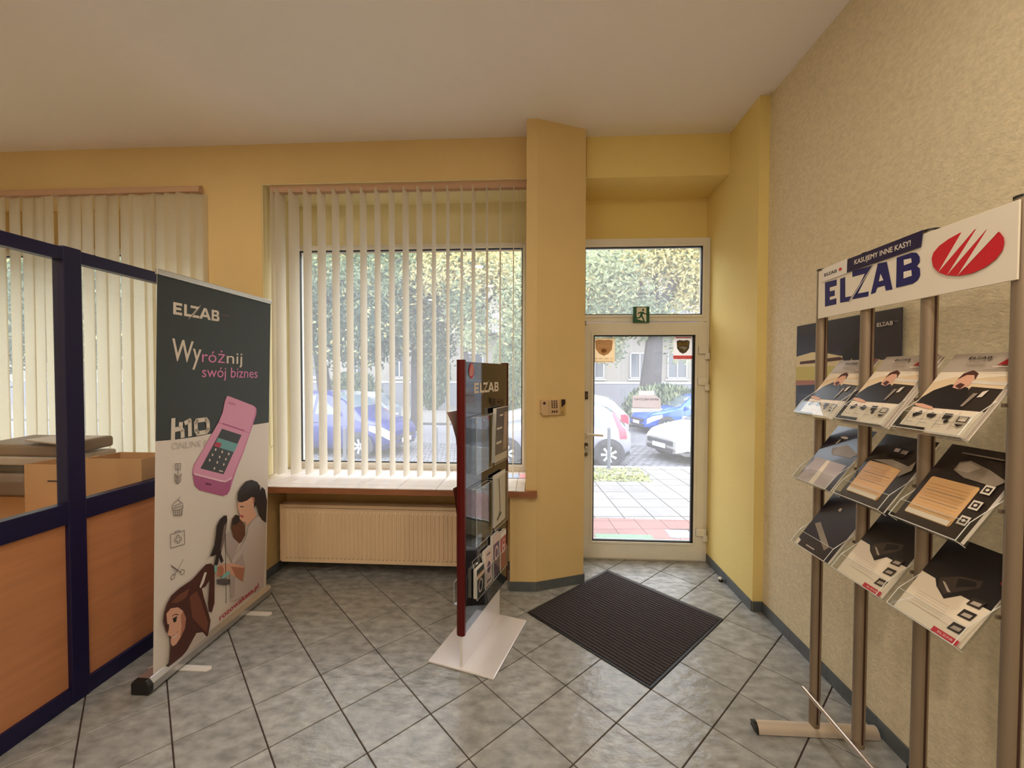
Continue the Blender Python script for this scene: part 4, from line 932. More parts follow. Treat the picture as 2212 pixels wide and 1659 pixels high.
            if c == 2:
                P.poly(f([(0, .0), (.88, .0), (.93, .42), (.08, .42)]), M_lil); P.poly(f([(.38, 0), (.52, 0), (.50, .42), (.40, .42)]), M_wh)
                P.poly(f([(.3, .62), (.6, .72), (.98, .62), (.9, .54), (.4, .52)]), M_mid); P.ell(w_*.4, l_*.82, w_*.1, w_*.03, M_cream); P.poly(f([(.32, .78), (.36, .78), (.34, .70), (.30, .70)]), M_cream)
            else:
                P.poly(f([(.08, .12), (.10, .10), (.74, .10), (.76, .12), (.76, .56), (.74, .58), (.10, .58), (.08, .56)]), M_tanp)
                for k in range(9): P.rect(w_*.14, l_*(.19+.038*k), w_*.70, l_*(.195+.038*k), MATS['cover_tan_panel'] if k % 3 else M_mid)
                P.rect(w_*.1, l_*.105, w_*.74, l_*.16, M_wh)
                if c == 0:
                    P.poly(f([(.30, .80), (.42, .84), (.72, .78), (.98, .70), (.9, .62), (.5, .64), (.3, .70)]), M_mid); P.poly(f([(.32, .78), (.42, .82), (.6, .78), (.5, .70), (.34, .70)]), M_r1)
                    for k in range(3):
                        v = (.16, .34, .52)[k]; P.rect(w_*.81, l_*v, w_*.93, l_*(v+.10), M_cream); P.rect(w_*.83, l_*(v+.02), w_*.91, l_*(v+.08), M_dkb); P.ell(w_*.87, l_*(v+.05), w_*.022, w_*.022, M_cream)
                    P.rect(w_*.25, l_*.90, w_*.8, l_*.915, M_mid)
                else:
                    P.poly(f([(.34, .70), (.66, .70), (.70, .84), (.38, .84)]), M_blk); P.rect(w_*.40, l_*.77, w_*.50, l_*.82, M_lil); P.rect(w_*.54, l_*.76, w_*.66, l_*.81, M_mid)
                    P.poly(f([(.15, .60), (.5, .66), (.85, .62), (.9, .70), (.95, .58), (.8, .46), (.78, .56)]), M_mid)
        else:
            if c == 2:
                P.poly(f([(0, 0), (.1, 0), (.1, .08), (0, .10)]), M_wh); P.poly(f([(.12, .40), (.75, .12), (.80, .20), (.22, .46)]), M_mid)
                P.rect(w_*.3, l_*.05, w_*.55, l_*.07, M_lil); P.rect(w_*.4, l_*.72, w_*.46, l_*.77, M_cream)
            else:
                P.poly(f([(0, .50), (.22, .49), (.30, .42), (.48, .34), (.62, .45), (1, .45), (1, 1), (0, 1)]), M_blk)
                P.poly(f([(.26, .52), (.32, .42), (.44, .38), (.74, .60), (.72, .68), (.46, .62)]), mat('device_black', (58, 46, 44), .3, coat=.4)); P.poly(f([(.46, .60), (.66, .64), (.70, .60), (.5, .50)]), M_blk); P.poly(f([(.32, .50), (.36, .50), (.50, .43), (.46, .42)]), M_r1)
                for k in range(3):
                    v = (.10, .26, .40)[k]; P.poly(f([(.74, v), (.90, v+.01), (.92, v+.10), (.76, v+.09)]), M_dkb); P.poly(f([(.77, v+.02), (.88, v+.03), (.89, v+.07), (.79, v+.06)]), M_r1)
                for k in range(6): P.rect(w_*.16, l_*(.14+.03*k), w_*.62, l_*(.143+.03*k), M_r1)
                P.rect(w_*.62, 0, w_*.97, l_*.055, M_pnk); P.text('ELZAB', w_*.70, l_*.018, M_wh, width=w_*.2, height=l_*.02)
                if c == 0: P.poly(f([(.90, .72), (1, .68), (1, .86), (.92, .84)]), M_dred)
        P.build('print', o)
        if r == 1 and c == 0 or r == 2 and c == 2: pass

# landscape poster on the plastered wall
wx = 1.508
po = thing('wall_poster', 'landscape poster of dark sky and pale ground on the plastered wall behind the rack', 'poster', (wx, 2.15, 1.39))
MB().box(wx-.002, 1.800, 1.375, wx, 2.490, 1.862).build('sheet', MATS['cover_blueblack'], po)
P = Print((wx-.002, 2.490, 1.375), (0, -1, 0), (0, 0, 1), (-1, 0, 0), step=.0004)
W_, H_ = .690, .487; f = lambda L: [(x*W_, y*H_) for x, y in L]
M_pys = mat('poster_pale', (226, 206, 160), .5); M_pyg = mat('poster_ground', (206, 190, 110), .5); M_ppk = mat('poster_rose', (176, 120, 110), .5)
P.poly(f([(0, .34), (.25, .36), (.5, .36), (.75, .40), (1, .46), (1, .58), (.86, .56), (.7, .60), (.5, .62), (.35, .66), (.2, .68), (.1, .66), (0, .64)]), M_pys)
P.poly(f([(0, .34), (1, .42), (1, .46), (.7, .50), (.4, .52), (0, .52)]), M_pyg); P.poly(f([(0, .30), (.4, .33), (.4, .37), (0, .36)]), M_ppk)
P.poly(f([(.05, .55), (.3, .56), (.55, .58), (.5, .61), (.2, .59), (.05, .58)]), MATS['print_brown_hair'])
P.ell(W_*.66, H_*.66, W_*.06, H_*.12, M_blk); P.ell(W_*.57, H_*.62, W_*.045, H_*.07, M_blk)
P.poly(f([(.74, .36), (.86, .38), (1, .46), (1, .30), (.7, .26)]), M_ppk)
P.logo(W_*.82, H_*.86, W_*.12, M_cream, MATS['cover_blueblack'], H_*.035); P.rect(W_*.95, H_*.885, W_*.98, H_*.89, M_mid)
P.build('print', po)
#EXTERIOR
# ================================================================== OUTSIDE
GZ, SZ = -.45, -.60
M_slab = mat('pavement_slab', (116, 113, 112), .85, bump=.3, bscale=60, var=.10, vscale=2.2, ranv=.10)
M_redt = mat('red_paving', (122, 84, 80), .8, var=.08, vscale=3, ranv=.10)
M_bed = mat('paving_joint', (66, 64, 64), .95)
M_cob = mat('cobble_stone', (112, 112, 120), .75, bump=.4, bscale=50, var=.12, vscale=5, ranv=.14)
M_grav = mat('mossy_setts', (122, 124, 98), .9, bump=.5, bscale=40, var=.2, vscale=8, ranv=.14)
M_kerb = mat('kerb_stone', (150, 150, 148), .85, bump=.3, bscale=40, var=.08, vscale=4)
def paving(root, name, region, rot, sx, sy, gap, z, th, m, stagger=0., limit=300, key=None, jit=.0, restname=None, skip=None):
    c, s = math.cos(rot), math.sin(rot)
    xs = [p[0]*c+p[1]*s for p in region]; ys2 = [-p[0]*s+p[1]*c for p in region]
    cl = []
    j = math.floor(min(ys2)/sy)
    while j*sy < max(ys2):
        i = math.floor(min(xs)/sx)-1
        while i*sx < max(xs):
            a = (i+(j % 2)*stagger)*sx; b_ = j*sy
            q = [(a+gap/2, b_+gap/2), (a+sx-gap/2, b_+gap/2), (a+sx-gap/2, b_+sy-gap/2), (a+gap/2, b_+sy-gap/2)]
            q = [(x*c-y*s, x*s+y*c) for x, y in q]
            mx = sum(p[0] for p in q)/4; my = sum(p[1] for p in q)/4
            n0 = q
            xs0, xs1 = min(p[0] for p in region), max(p[0] for p in region); yy0, yy1 = min(p[1] for p in region), max(p[1] for p in region)
            for ax, v, l in ((0, xs1, True), (0, xs0, False), (1, yy1, True), (1, yy0, False)): q = clip(q, ax, v, l) if len(q) > 2 else q
            if len(q) > 2 and not (skip and skip(mx, my)):
                cl.append((key(mx, my) if key else my, mx, my, q))
            i += 1
        j += 1
    cl.sort(key=lambda t: t[0]); rest = MB()
    for n, (_, mx, my, q) in enumerate(cl):
        dz = random.uniform(-jit, jit)
        if n < limit: MB().prism(q, z-th, z+dz).build(name, m, root)
        else: rest.prism(q, z-th, z+dz)
    if rest.v: tag(rest.build(restname or name+'_field', m, root), kind='stuff')
walk = MB().box(-30, 3.80, GZ-.3, 14, 9.2, GZ-.012).build('sidewalk', M_bed, struct=True)
bx0, bx1, by0, by1 = 1.70, 1.99, 5.24, 5.50
mx0, mx1, my0, my1 = .76, 1.47, 4.80, 5.30
sk = lambda x, y: (bx0 < x < bx1 and by0 < y < by1) or (mx0 < x < mx1 and my0 < y < my1)
paving(walk, 'tile', [(-.6, 4.3), (3.6, 4.3), (3.6, 5.90), (-.6, 5.90)], R_(4), .36, .30, .008, GZ, .04, M_redt, limit=120, skip=sk)
MB().prism(rect2(bx0, by0, bx1, by1), GZ-.02, GZ+.004).build('tile', mat('pale_blue_tile', (128, 168, 204), .6), walk)
gm = MB().prism(rect2(mx0, my0, mx1, my1), GZ-.02, GZ+.006).build('doormat_grate', mat('grate_green', (92, 122, 100), .9, bump=.8, bscale=60, var=.3, vscale=20), walk)
paving(walk, 'slab', [(-5.5, 5.90), (6, 5.90), (6, 7.95), (-5.5, 7.95)], R_(4), .42, .42, .016, GZ, .05, M_slab, limit=170, jit=.002)
paving(walk, 'slab', [(2.25, 7.95), (6, 7.95), (6, 9.2), (2.25, 9.2)], R_(4), .42, .42, .016, GZ, .05, M_slab, limit=60, jit=.002)
paving(walk, 'sett', [(-5.5, 7.95), (2.25, 7.95), (2.25, 9.2), (-5.5, 9.2)], R_(4), .20, .14, .022, GZ, .05, M_grav, stagger=.5, limit=200, jit=.008, key=lambda x, y: abs(x-1.4), restname='sett_field')
# weeds and yellow leaves between the setts
M_wd = mat('weed_green', (128, 138, 84), .8); M_wy = mat('yellow_leaf', (206, 188, 70), .8)
for m_, nm_, cnt, lb in ((M_wd, 'weeds', 520, 'low green weeds growing between the roadside setts'), (M_wy, 'fallen_leaves', 500, 'yellow leaves scattered on the roadside setts')):
    vs = []; fs = []
    for i in range(cnt):
        x = random.gauss(1.2, 1.0) if i % 3 else random.uniform(-5, 2.2); y = random.uniform(8.0, 9.1) if i % 2 else random.gauss(8.2, .15)
        if x > 2.25 or y < 7.97: continue
        h = random.uniform(.02, .07) if nm_ == 'weeds' else .01; t = random.uniform(0, 6.28); r = random.uniform(.015, .03); k = len(vs)
        dx, dy = math.cos(t)*r, math.sin(t)*r
        vs += [(x-dx, y-dy, GZ), (x+dx, y+dy, GZ+.004), (x+dx*.4-dy, y+dy*.4+dx, GZ+h), (x-dx-dy, y-dy+dx, GZ+h*.8)]; fs.append((k, k+1, k+2, k+3))
    o = MB().add(vs, fs).build(nm_, m_, fixn=False); tag(o, lb, 'plants' if nm_ == 'weeds' else 'leaves', kind='stuff')
street = MB().box(-70, 9.2, SZ-.3, 45, 30, SZ-.014).build('street', M_bed, struct=True)
kx = -6.
while kx < 7: MB().box(kx, 9.2, SZ-.1, kx+.99, 9.34, GZ+.0).build('kerb_stone', M_kerb, street, bevel=.01, seg=1); kx += 1.0
paving(street, 'cobble', [(-6, 9.36), (7, 9.36), (7, 13), (-6, 13)], R_(10), .22, .16, .030, SZ, .05, M_cob, stagger=.5, limit=290, jit=.004, key=lambda x, y: (x-2.9)**2+(y-10.6)**2*1.2, restname='cobble_field')
MB().box(-70, 13, SZ-.05, 45, 17.6, SZ-.002).build('road_surface', M_cob, street)
far = MB().box(-70, 17.6, SZ-.3, 45, 27, SZ+.10).build('far_pavement', M_slab, struct=True)

def bollard(px, ytop, ybase, lab):
    v = on(px, ybase, 2, GZ); x, y = v.x, v.y; h = on(px, ytop, 1, y).z-GZ
    o = thing('bollard', lab, 'bollard', (x, y, GZ), 'dark grey kerb bollards'); m = mat('bollard_grey', (92, 96, 106), .5)
    MB().lathe((x, y, GZ), [(.036, 0), (.036, h-.09), (.030, h-.085), (.030, h-.07), (.036, h-.065), (.036, h-.01), (.030, h)], 14).build('post', m, o, smooth=True)
    MB().lathe((x, y, GZ), [(.05, 0), (.05, .012)], 14).build('base_ring', m, o)
bollard(1315, 924, 1012, 'dark grey bollard before the silver hatchback seen through the door')
bollard(745, 923, 1006, 'dark grey bollard before the dark blue car seen through the window')
bollard(943, 923, 1006, 'dark grey bollard just left of the maroon edge of the black stand')

# ------------------------------------------------------------------ cars
M_tyre = mat('tyre_rubber', (52, 54, 62), .8); M_rim = mat('wheel_rim', (196, 198, 206), .35, .6); M_cg = mat('car_glass', (96, 110, 122), .08, spec=.8, coat=.3); M_blkp = mat('car_black_trim', (62, 62, 72), .5)
M_tail = mat('tail_lamp', (216, 60, 84), .3, coat=.4); M_head = mat('head_lamp', (222, 228, 236), .12, coat=.6); M_plate = mat('number_plate', (236, 238, 242), .5)
def interp(t, T_, V_):
    if t <= T_[0]: return V_[0]
    for a in range(len(T_)-1):
        if t <= T_[a+1]:
            q = (t-T_[a])/(T_[a+1]-T_[a]); q = q*q*(3-2*q)*.45+q*.55; return V_[a]+(V_[a+1]-V_[a])*q
    return V_[-1]
def car(name, label, nose, ydist, heading, L, W, H, paint, top, belt=.62, fw=(.17, .83), rear_glass=(.86, .97), ws=(.27, .43), sidew=((.36, .50), (.52, .68), (.70, .80)), tail='tall', plate='', nose_cut=.5):
    """nose at world x,y; heading = angle of the nose direction; local t runs nose -> tail"""
    hd = Vector((math.cos(heading), math.sin(heading), 0)); sd = Vector((-hd.y, hd.x, 0)); N0 = Vector((nose, ydist, SZ))
    o = thing(name, label, 'car', tuple(N0-hd*(L/2)))
    def surf(t, s, off=0.):
        zt = interp(t, [a for a, b in top], [b for a, b in top])*H
        zb = min(belt*H, zt-.05); zb = interp(t, [0, .06, .3, 1], [.40*H, .50*H, zb, zb]) if t < .3 else zb; zb = min(zb, zt-.03)
        hw = W/2*interp(t, [0, .05, .16, .5, .88, .96, 1], [.72, .90, .98, 1, .98, .93, .84])
        cab = max(0, min(1, (zt-zb)/(.30*H)))
        wr = hw*(.94-.20*cab)
        lo = .20 if .03 < t < .97 else .26
        ring = [(0, lo), (hw*.86, lo), (hw*.97, lo+.10), (hw, .45*(zb/.9)), (hw*.985, zb), (wr, zt-.05-.02*cab), (wr*.80, zt-.01), (wr*.4, zt), (0, zt+.012*cab)]
        S_ = [0, .14, .20, .32, .48, .74, .82, .91, 1]
        i = 0
        while i < 7 and s > S_[i+1]: i += 1
        q = (s-S_[i])/(S_[i+1]-S_[i]); a, b = ring[i], ring[i+1]
        return a[0]+(b[0]-a[0])*q, a[1]+(b[1]-a[1])*q
    def pt(t, s, side, off=0.):
        y, z = surf(t, s); P = N0-hd*(t*L)+sd*(y*side)+Vector((0, 0, z))
        if off:
            y2, z2 = surf(t, min(1, s+.01)); y3, z3 = surf(t, max(0, s-.01)); ty, tz = y2-y3, z2-z3; l = math.hypot(ty, tz) or 1
            t2 = min(1, t+.01); t1 = max(0, t-.01); ya, za = surf(t2, s); yb, zb_ = surf(t1, s)
            nrm = Vector((0, tz/l, -ty/l)); along = Vector((-(t2-t1)*L, ya-yb, za-zb_)); cr_ = Vector((0, ty, tz)).cross(along)
            if cr_.length > 1e-9:
                cr_.normalize()
                if cr_.dot(nrm) < 0: cr_ = -cr_
                nrm = cr_
            P = P+hd*(nrm.x*off)+sd*(nrm.y*side*off)+Vector((0, 0, nrm.z*off))
        return P
    ts = [0, .01, .03, .06, .1]+[.1+.025*i for i in range(1, 34)]+[.95, .97, .985, 1]; ts = sorted(set(round(x, 4) for x in ts if x <= 1))
    ss = [0, .14, .20, .26, .32, .40, .48, .56, .65, .74, .82, .91, 1]
    mb = MB()
    for side in (1, -1):
        k = len(ss); vs = [pt(t, s, side) for t in ts for s in ss]
        fs = [(r*k+i, r*k+i+1, (r+1)*k+i+1, (r+1)*k+i) for r in range(len(ts)-1) for i in range(k-1)]
        mb.add(vs, [f if side > 0 else f[::-1] for f in fs])
        for t in (ts[0], ts[-1]):
            ring = [pt(t, s, side) for s in ss]; c_ = N0-hd*(t*L)+Vector((0, 0, (surf(t, 0)[1]+surf(t, 1)[1])/2))
            mb.add(ring+[c_], [(i, i+1, len(ring)) for i in range(len(ring)-1)]+[(len(ring)-1, 0, len(ring))])
    mb.build('car_body', paint, o, smooth=True)
    def patch(nm_, t0, t1, s0, s1, m, sides=(1, -1), off=.008, skew=0., s0b=None, s1b=None, parent=None, nt=6, ns=5):
        for side in sides:
            vs = []
            for i in range(nt+1):
                for j in range(ns+1):
                    q = i/nt; a = s0+(s0b-s0)*q if s0b is not None else s0; b = s1+(s1b-s1)*q if s1b is not None else s1
                    s = a+(b-a)*j/ns; t = t0+(t1-t0)*q+skew*(j/ns); vs.append(pt(min(1, max(0, t)), s, side, off))
            k = ns+1; fs = [(r*k+i, r*k+i+1, (r+1)*k+i+1, (r+1)*k+i) for r in range(nt) for i in range(ns)]
            MB().add(vs, [f if side > 0 else f[::-1] for f in fs]).build(nm_, m, parent or o, smooth=True, fixn=False)
    for k, (a, b_) in enumerate(sidew):
        first = k == 0; last = k == len(sidew)-1
        patch('side_window', a, b_, .505, (.56 if first else .715), M_cg, s1b=(.715 if not last else .62))
    for side in (1, -1):
        pass
    def cross(nm_, t0, t1, sm, m, n=6, off=.01):
        vs = []; cols_ = []
        for i in range(n+1):
            t = t0+(t1-t0)*i/n; row = [pt(t, sm+(1-sm)*j/4, 1, off) for j in range(5)]+[pt(t, 1-(1-sm)*j/4, -1, off) for j in range(1, 5)]; vs += row
        k = 9; fs = [(r*k+i, r*k+i+1, (r+1)*k+i+1, (r+1)*k+i) for r in range(n) for i in range(8)]
        MB().add(vs, fs).build(nm_, m, o, smooth=True)
    cross('windscreen', ws[0], ws[1], .77, M_cg); cross('rear_window', rear_glass[0], rear_glass[1], .77, M_cg)
    for side in (1, -1):
        for wt in fw:
            c_ = N0-hd*(wt*L)+sd*(side*(W/2-.10)); r = .315
            a = sd*side
            arch = MB(); n = 22; R2 = r+.06
            vs = [c_+a*.108+hd*(R2*math.cos(2*math.pi*i/n))+Vector((0, 0, max(.19, r+R2*math.sin(2*math.pi*i/n)))) for i in range(n)]
            arch.slab(vs, a, .006); arch.build('wheel_arch', M_blkp, o)
            wh = MB(); vs = []
            prof_ = [(r-.03, .0), (r, .02), (r, .115), (r-.02, .128), (r*.66, .128), (r*.62, .118)]
            for rr, h in prof_: vs += [c_+a*h+hd*(rr*math.cos(2*math.pi*i/n))+Vector((0, 0, r+rr*math.sin(2*math.pi*i/n))) for i in range(n)]
            wh.add(vs, [(j*n+i, j*n+(i+1) % n, (j+1)*n+(i+1) % n, (j+1)*n+i) for j in range(5) for i in range(n)]+[tuple(range(5*n, 6*n))])
            wo = wh.build('wheel', M_tyre, o, smooth=True)
            rm = MB()
            for k in range(7):
                t = 2*math.pi*k/7; dv = hd*math.cos(t)+Vector((0, 0, math.sin(t))); pv = -hd*math.sin(t)+Vector((0, 0, math.cos(t)))
                q0 = c_+a*.121+Vector((0, 0, r)); rm.slab([q0+pv*.022, q0-pv*.022, q0-pv*.032+dv*r*.6, q0+pv*.032+dv*r*.6], a, .008)
            rm.build('rim', M_rim, wo)
    # lamps, grille, plates, mirrors, handles
    if tail == 'tall': patch('tail_lamp', .925, .972, .40, .76, M_tail, off=.012, skew=-.045, nt=3, ns=8)
    else: patch('tail_lamp', .935, .995, .38, .47, M_tail, off=.012, nt=4, ns=3)
    patch('head_lamp', .015, .135, .36, .46, M_head, off=.012, s0b=.42, s1b=.47)
    patch('bumper_strip', .012, .10, .22, .27, M_blkp, off=.010)
    patch('bumper_strip', .90, .995, .15, .22, M_blkp, off=.010)
    up_ = Vector((0, 0, 1))
    def fbox(t, z, hw, hh, m, nm_, th=.012, y=0.):
        s_ = 1 if t > .5 else -1
        MB().obox(N0-hd*(t*L)-hd*(s_*th)+sd*y+up_*z, sd, up_, hd, hw, hh, th, m=0).build(nm_, m, o, bevel=.006)
    fbox(0, .50, W*.30, .055, M_blkp, 'grille'); fbox(0, .32, W*.30, .05, M_blkp, 'grille'); fbox(-.006, .41, .26, .055, M_plate, 'number_plate'); fbox(1.004, .60, .26, .055, M_plate, 'number_plate')
    for side in (1, -1):
        c_ = pt(.345, .52, side, .07); MB().obox(c_, hd, sd, up_, .06, .085, .055).build('side_mirror', paint, o, bevel=.03)
        for t in (.50, .665): MB().obox(pt(t, .43, side, .015), hd, sd, up_, .075, .01, .012).build('door_handle', M_blkp if paint.name != 'x' else paint, o, bevel=.004)
        for t in (.33, .515, .69): MB().path([pt(t, s, side, .003) for s in (.21, .3, .4, .47)], .004, 5).build('door_gap', M_blkp, o)
    return o
hatch = [(0, .42), (.02, .50), (.08, .60), (.24, .68), (.30, .71), (.42, .94), (.52, .995), (.75, .99), (.88, .93), (.955, .72), (1, .58)]
mpv = [(0, .40), (.02, .48), (.08, .56), (.16, .60), (.20, .63), (.36, .92), (.48, 1.0), (.78, .99), (.90, .94), (.965, .66), (1, .50)]
sedan = [(0, .42), (.02, .50), (.08, .60), (.24, .67), (.30, .70), (.42, .94), (.52, 1.0), (.68, .99), (.84, .76), (.97, .72), (1, .5)]
P_sil = mat('car_paint_silver', (150, 152, 166), .35, .25, coat=.5); P_wht = mat('car_paint_white', (168, 167, 168), .35, coat=.4); P_blu = mat('car_paint_blue', (52, 96, 214), .25, .2, coat=.6); P_dbl = mat('car_paint_dark_blue', (62, 68, 128), .28, .3, coat=.6)
P_lb = mat('car_paint_pale', (140, 150, 166), .35, .2, coat=.4)
xw = lambda px, y: on(px, 900, 1, y).x
car('hatchback', 'silver hatchback parked at the kerb with its tall red tail lamp seen through the door', xw(1366, 9.75)-3.52, 10.60, math.pi, 3.52, 1.66, 1.45, P_sil, hatch, fw=(.17, .85))
car('estate_car', 'silver white car with a small red lamp parked behind the silver hatchback', xw(1357, 13.6)-4.3, 14.2, math.pi, 4.3, 1.72, 1.52, P_wht, hatch, tail='low')
car('white_car', 'white car nosing in from the right with a dark grille, seen through the door', xw(1418, 10.9)+.05, 10.75, math.pi+.33, 4.2, 1.72, 1.42, P_wht, sedan)
car('blue_car', 'bright blue car in the middle of the door view', xw(1376, 16), 16.0, math.pi+.20, 4.3, 1.78, 1.46, P_blu, hatch)
car('dark_blue_car', 'dark blue car with sloping windscreen behind the blind slats on the left', xw(868, 10.9), 11.2, -.16, 4.3, 1.8, 1.72, P_dbl, mpv, fw=(.19, .83))
car('pale_car', 'pale car with a red tail lamp beyond the dark blue car', xw(846, 15.6)-4.2, 16.0, math.pi, 4.2, 1.74, 1.5, P_lb, hatch, tail='low')

# ------------------------------------------------------------------ houses across the street
M_fac = mat('facade_render', (142, 137, 131), .9, bump=.2, bscale=20, var=.04, vscale=.6); M_plin = mat('facade_plinth', (126, 127, 136), .9, var=.05, vscale=1); M_wf = mat('facade_window_white', (170, 170, 174), .5); M_wg = mat('facade_window_glass', (74, 80, 90), .15, spec=.7)
hb = thing('apartment_house', 'pale rendered apartment house across the street behind the trees', 'building', (0, 27, SZ))
MB().box(-70, 27, SZ, 40, 33, 10.6).build('wall', M_fac, hb); MB().box(-70, 26.93, SZ, 40, 27, 1.0).build('plinth', M_plin, hb); MB().box(-70, 26.90, 1.0, 40, 27, 1.12).build('ledge', M_wf, hb)
wm = {}
for fl in range(3):
    for k in range(16):
        xx = -17+k*2.6+(.25 if k % 3 == 0 else 0); z0 = 1.35+fl*3.1; w_, h_ = 1.25, 1.65
        if fl > 1 and (xx < -13 or xx > 17): continue
        if fl not in wm:
            mb = MB()
            for a in ((-.62, 0, -.54, h_), (.54, 0, .62, h_), (-.62, 0, .62, .08), (-.62, h_-.08, .62, h_), (-.035, 0, .035, h_), (-.72, -.12, .72, -.02)): mb.box(a[0], -.09, a[1], a[2], .02, a[3])
            wm[fl] = mb.build('window', M_wf, hb); OFF[wm[fl].name] = Vector((0, 27, SZ)); base_w = wm[fl]
            me_w = base_w.data
            mb = MB().box(-.58, -.03, .05, .58, .0, h_-.05); g0 = mb.build('pane', M_wg, base_w); me_g = g0.data
            for me_ in (me_w, me_g):
                for v_ in me_.vertices: v_.co = v_.co+Vector((0, 27, SZ))
            base_w.location = (xx, 0, z0-SZ); wm = {f: base_w for f in range(4)}
        else:
            o = bpy.data.objects.new('window', me_w); COL.objects.link(o); o.parent = hb; o.location = (xx, 0, z0-SZ)
            g1 = bpy.data.objects.new('pane', me_g); COL.objects.link(g1); g1.parent = o
for bx_, bz_ in ((-1.2, 4.35), (-3.9, 4.35), (4.2, 4.35), (8.0, 4.35), (-1.2, 7.45), (4.2, 7.45)):
    mb = MB().box(bx_-1.3, 25.9, bz_-.15, bx_+1.3, 27, bz_)
    mb.box(bx_-1.3, 25.9, bz_+.95, bx_+1.3, 25.95, bz_+1.0)
    for i in range(14): mb.box(bx_-1.3+i*.195, 25.91, bz_, bx_-1.3+i*.195+.03, 25.94, bz_+.95)
    mb.build('balcony', M_wf, hb)

# ------------------------------------------------------------------ trees
M_bark = mat('tree_bark', (74, 70, 74), .9, bump=.9, bscale=14, var=.15, vscale=6, stretch=(1, 1, .3))
def leafmat(n, c):
    m = fabric(n, c, .45); return m
L_g = leafmat('leaf_green', (128, 142, 116)); L_p = leafmat('leaf_pale', (170, 178, 144)); L_y = leafmat('leaf_yellow', (202, 192, 144)); L_d = leafmat('leaf_dark', (80, 96, 86))
rng = random.Random(11)
def tree(label, px, y, r0, clumps, mats_, ntrunk=4.2, lean=0., leaf=.13, branches=5):
    x = xw(px, y); z0 = SZ+.1
    o = thing('street_tree', label, 'tree', (x, y, z0), 'street trees outside')
    mb = MB(); pts = [Vector((x+lean*q*q*2+.06*math.sin(q*5+px), y, z0+q*ntrunk)) for q in [i/7 for i in range(8)]]
    vs = []; n = 12
    for i, p in enumerate(pts):
        rr = r0*(1.25 if i == 0 else 1-.07*i); vs += [p+Vector((rr*math.cos(2*math.pi*k/n)*(1+.06*math.sin(k*3)), rr*math.sin(2*math.pi*k/n), 0)) for k in range(n)]
    mb.add(vs, [(j*n+i, j*n+(i+1) % n, (j+1)*n+(i+1) % n, (j+1)*n+i) for j in range(7) for i in range(n)])
    top_ = pts[-1]
    mb.build('trunk', M_bark, o, smooth=True)
    for b in range(branches):
        t = -1+2*b/(branches-1) if branches > 1 else 0; e1 = top_+Vector((t*1.3, rng.uniform(-.5, .5), .9+rng.uniform(0, .5))); e2 = e1+Vector((t*1.5, rng.uniform(-.6, .4), rng.uniform(.2, 1.2)))
        MB().tube(top_-Vector((0, 0, .2)), e1, r0*.5, 8, r2=r0*.3).tube(e1, e2, r0*.3, 8, r2=r0*.1).build('branch', M_bark, o, smooth=True)
    mb = MB()
    vs = []; fs = []; ms = []
    for (cx_, cz_, rx, rz, cnt, mi) in clumps:
        for i in range(int(cnt*1.45)):
            u = rng.gauss(0, .45); v = rng.gauss(0, .45); w_ = rng.gauss(0, .45)
            # leaves gather on hanging sprays
            sp_ = rng.randrange(26); sx_ = math.sin(sp_*2.4+cx_)*.75; sz_ = math.cos(sp_*1.7+cz_)*.7
            px_, pz_ = (sx_*.6+u*.55)*rx, (sz_*.6+v*.55)*rz
            c_ = Vector((x+cx_+px_, y+w_*1.3-.2, cz_+pz_-.25*abs(px_/rx)*rz))
            if c_.z < 1.6 and rng.random() < .7: continue
            a = Vector((rng.uniform(-1, 1), rng.uniform(-.5, .5), rng.uniform(-1, .3))).normalized()*leaf*rng.uniform(.7, 1.4)
            b = a.cross(Vector((rng.uniform(-.6, .6), 1, rng.uniform(-.6, .6)))).normalized()*leaf*.42
            k = len(vs); vs += [c_-a, c_+b, c_+a, c_-b]; fs.append((k, k+1, k+2, k+3)); ms.append(mi if rng.random() < .75 else rng.randrange(len(mats_)))
    k0 = MB(); k0.v = [tuple(q) for q in vs]; k0.f = fs; k0.m = ms
    cr_ = k0.build('crown', mats_, o, fixn=False); cr_['kind'] = 'stuff'
lm = [L_g, L_p, L_y, L_d]
tree('broad street tree with thick dark trunk in the middle of the door view', 1405, 17.5, .52,
     [(-2.3, 5.6, 2.2, 1.5, 3600, 1), (.6, 6.6, 2.4, 1.4, 3600, 2), (2.2, 5.4, 1.9, 1.3, 3200, 2), (-.8, 4.0, 1.8, 1.0, 1800, 0), (-2.6, 3.6, 1.1, 1.0, 1200, 0), (3.2, 3.4, 1.0, 1.2, 900, 1), (-1.9, 2.9, .8, .9, 700, 0), (1.4, 3.0, .7, .9, 500, 1)], lm, 4.6, .05, .10)
tree('street tree with a leaning dark trunk behind the dark blue car', 712, 13.0, .27,
     [(-1.2, 5.0, 1.6, 1.3, 2600, 0), (.9, 4.9, 1.7, 1.3, 2800, 0), (.2, 3.6, 1.8, .9, 2400, 3), (1.9, 3.2, .9, 1.0, 1300, 3), (-.8, 3.4, .8, 1.1, 1000, 3), (.7, 2.5, 1.3, .8, 1100, 3), (-1.0, 2.4, .6, .7, 400, 0)], lm, 3.6, -.25, .075)
tree('slender street tree in the centre of the big window with dark green crown', 893, 15.0, .16,
     [(-.8, 5.4, 1.6, 1.3, 2600, 0), (1.0, 5.5, 1.5, 1.3, 2600, 1), (0, 3.9, 1.7, 1.1, 2400, 3), (.8, 2.8, .9, .9, 900, 3), (-.8, 2.9, .8, .8, 800, 3)], lm, 4.2, .1, .08)
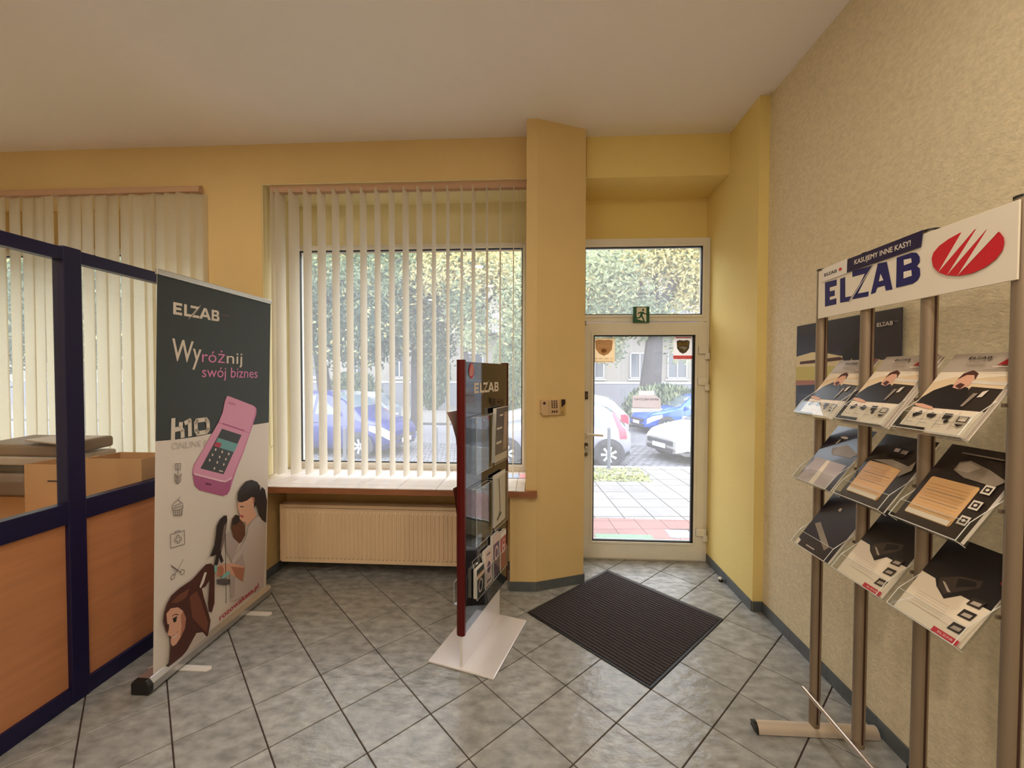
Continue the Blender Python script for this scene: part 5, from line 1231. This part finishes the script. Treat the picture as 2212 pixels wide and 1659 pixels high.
tree('street tree with a forked trunk right of centre in the big window', 1010, 14.2, .15,
     [(-.7, 5.2, 1.3, 1.2, 2400, 2), (.9, 5.3, 1.3, 1.2, 2400, 2), (1.9, 4.2, 1.0, 1.5, 2200, 1), (0, 3.9, .9, .9, 900, 0), (1.8, 2.4, .7, .9, 900, 0), (.3, 2.9, .6, .7, 500, 1)], lm, 3.8, -.12, .08)
tree('street tree far to the left beyond the partition blind', 175, 13.5, .3,
     [(-1.4, 4.6, 2.0, 1.6, 2200, 0), (1.2, 4.7, 2.0, 1.5, 2200, 0), (0, 2.8, 2.4, 1.1, 2200, 3), (3.0, 3.4, 1.4, 1.8, 1800, 3), (-3.2, 3.2, 1.6, 1.8, 1800, 3)], lm, 3.8, .1, .12)
def shrub(label, px, y, z0, rx, rz, cnt, mats_):
    x = xw(px, y); vs = []; fs = []; ms = []
    o = thing('shrub', label, 'shrub', (x, y, SZ+.1))
    for i in range(cnt):
        t = rng.uniform(0, 6.28); r = rng.random()**.5
        c_ = Vector((x+math.cos(t)*r*rx, y+rng.gauss(0, .3), z0+rz*.5+math.sin(t)*r*rz*.5)); a = Vector((rng.uniform(-.5, .5), rng.uniform(-.3, .3), 1)).normalized()*.12*rng.uniform(.6, 1.4)
        b = a.cross(Vector((0, 1, 0))).normalized()*.035; k = len(vs); vs += [c_-a, c_+b, c_+a, c_-b]; fs.append((k, k+1, k+2, k+3)); ms.append(rng.randrange(len(mats_)))
    k0 = MB(); k0.v = [tuple(q) for q in vs]; k0.f = fs; k0.m = ms; c2_ = k0.build('leaves', mats_, o, fixn=False); c2_['kind'] = 'stuff'
    st = MB()
    for i in range(5): st.tube((x+(i-2)*.12, y, SZ+.08), (x+(i-2)*rx*.35, y, z0+rz*.6), .02, 6, r2=.008)
    st.build('stem', M_bark, o)['kind'] = 'stuff'
shrub('low grey green shrub at the foot of the thick street tree', 1432, 17, SZ+.1, 1.5, 1.7, 2600, [L_g, L_p, L_d])
shrub('tall climbing shrub against the house left of the black stand', 935, 24, SZ+.1, 1.0, 4.2, 3000, [L_g, L_d])
shrub('tall shrub against the house right of the black stand', 1105, 24, SZ+.1, 1.2, 4.6, 3000, [L_g, L_p])
shrub('shrub by the house above the dark blue car', 765, 24, SZ+.1, 1.6, 2.2, 2400, [L_g, L_d])
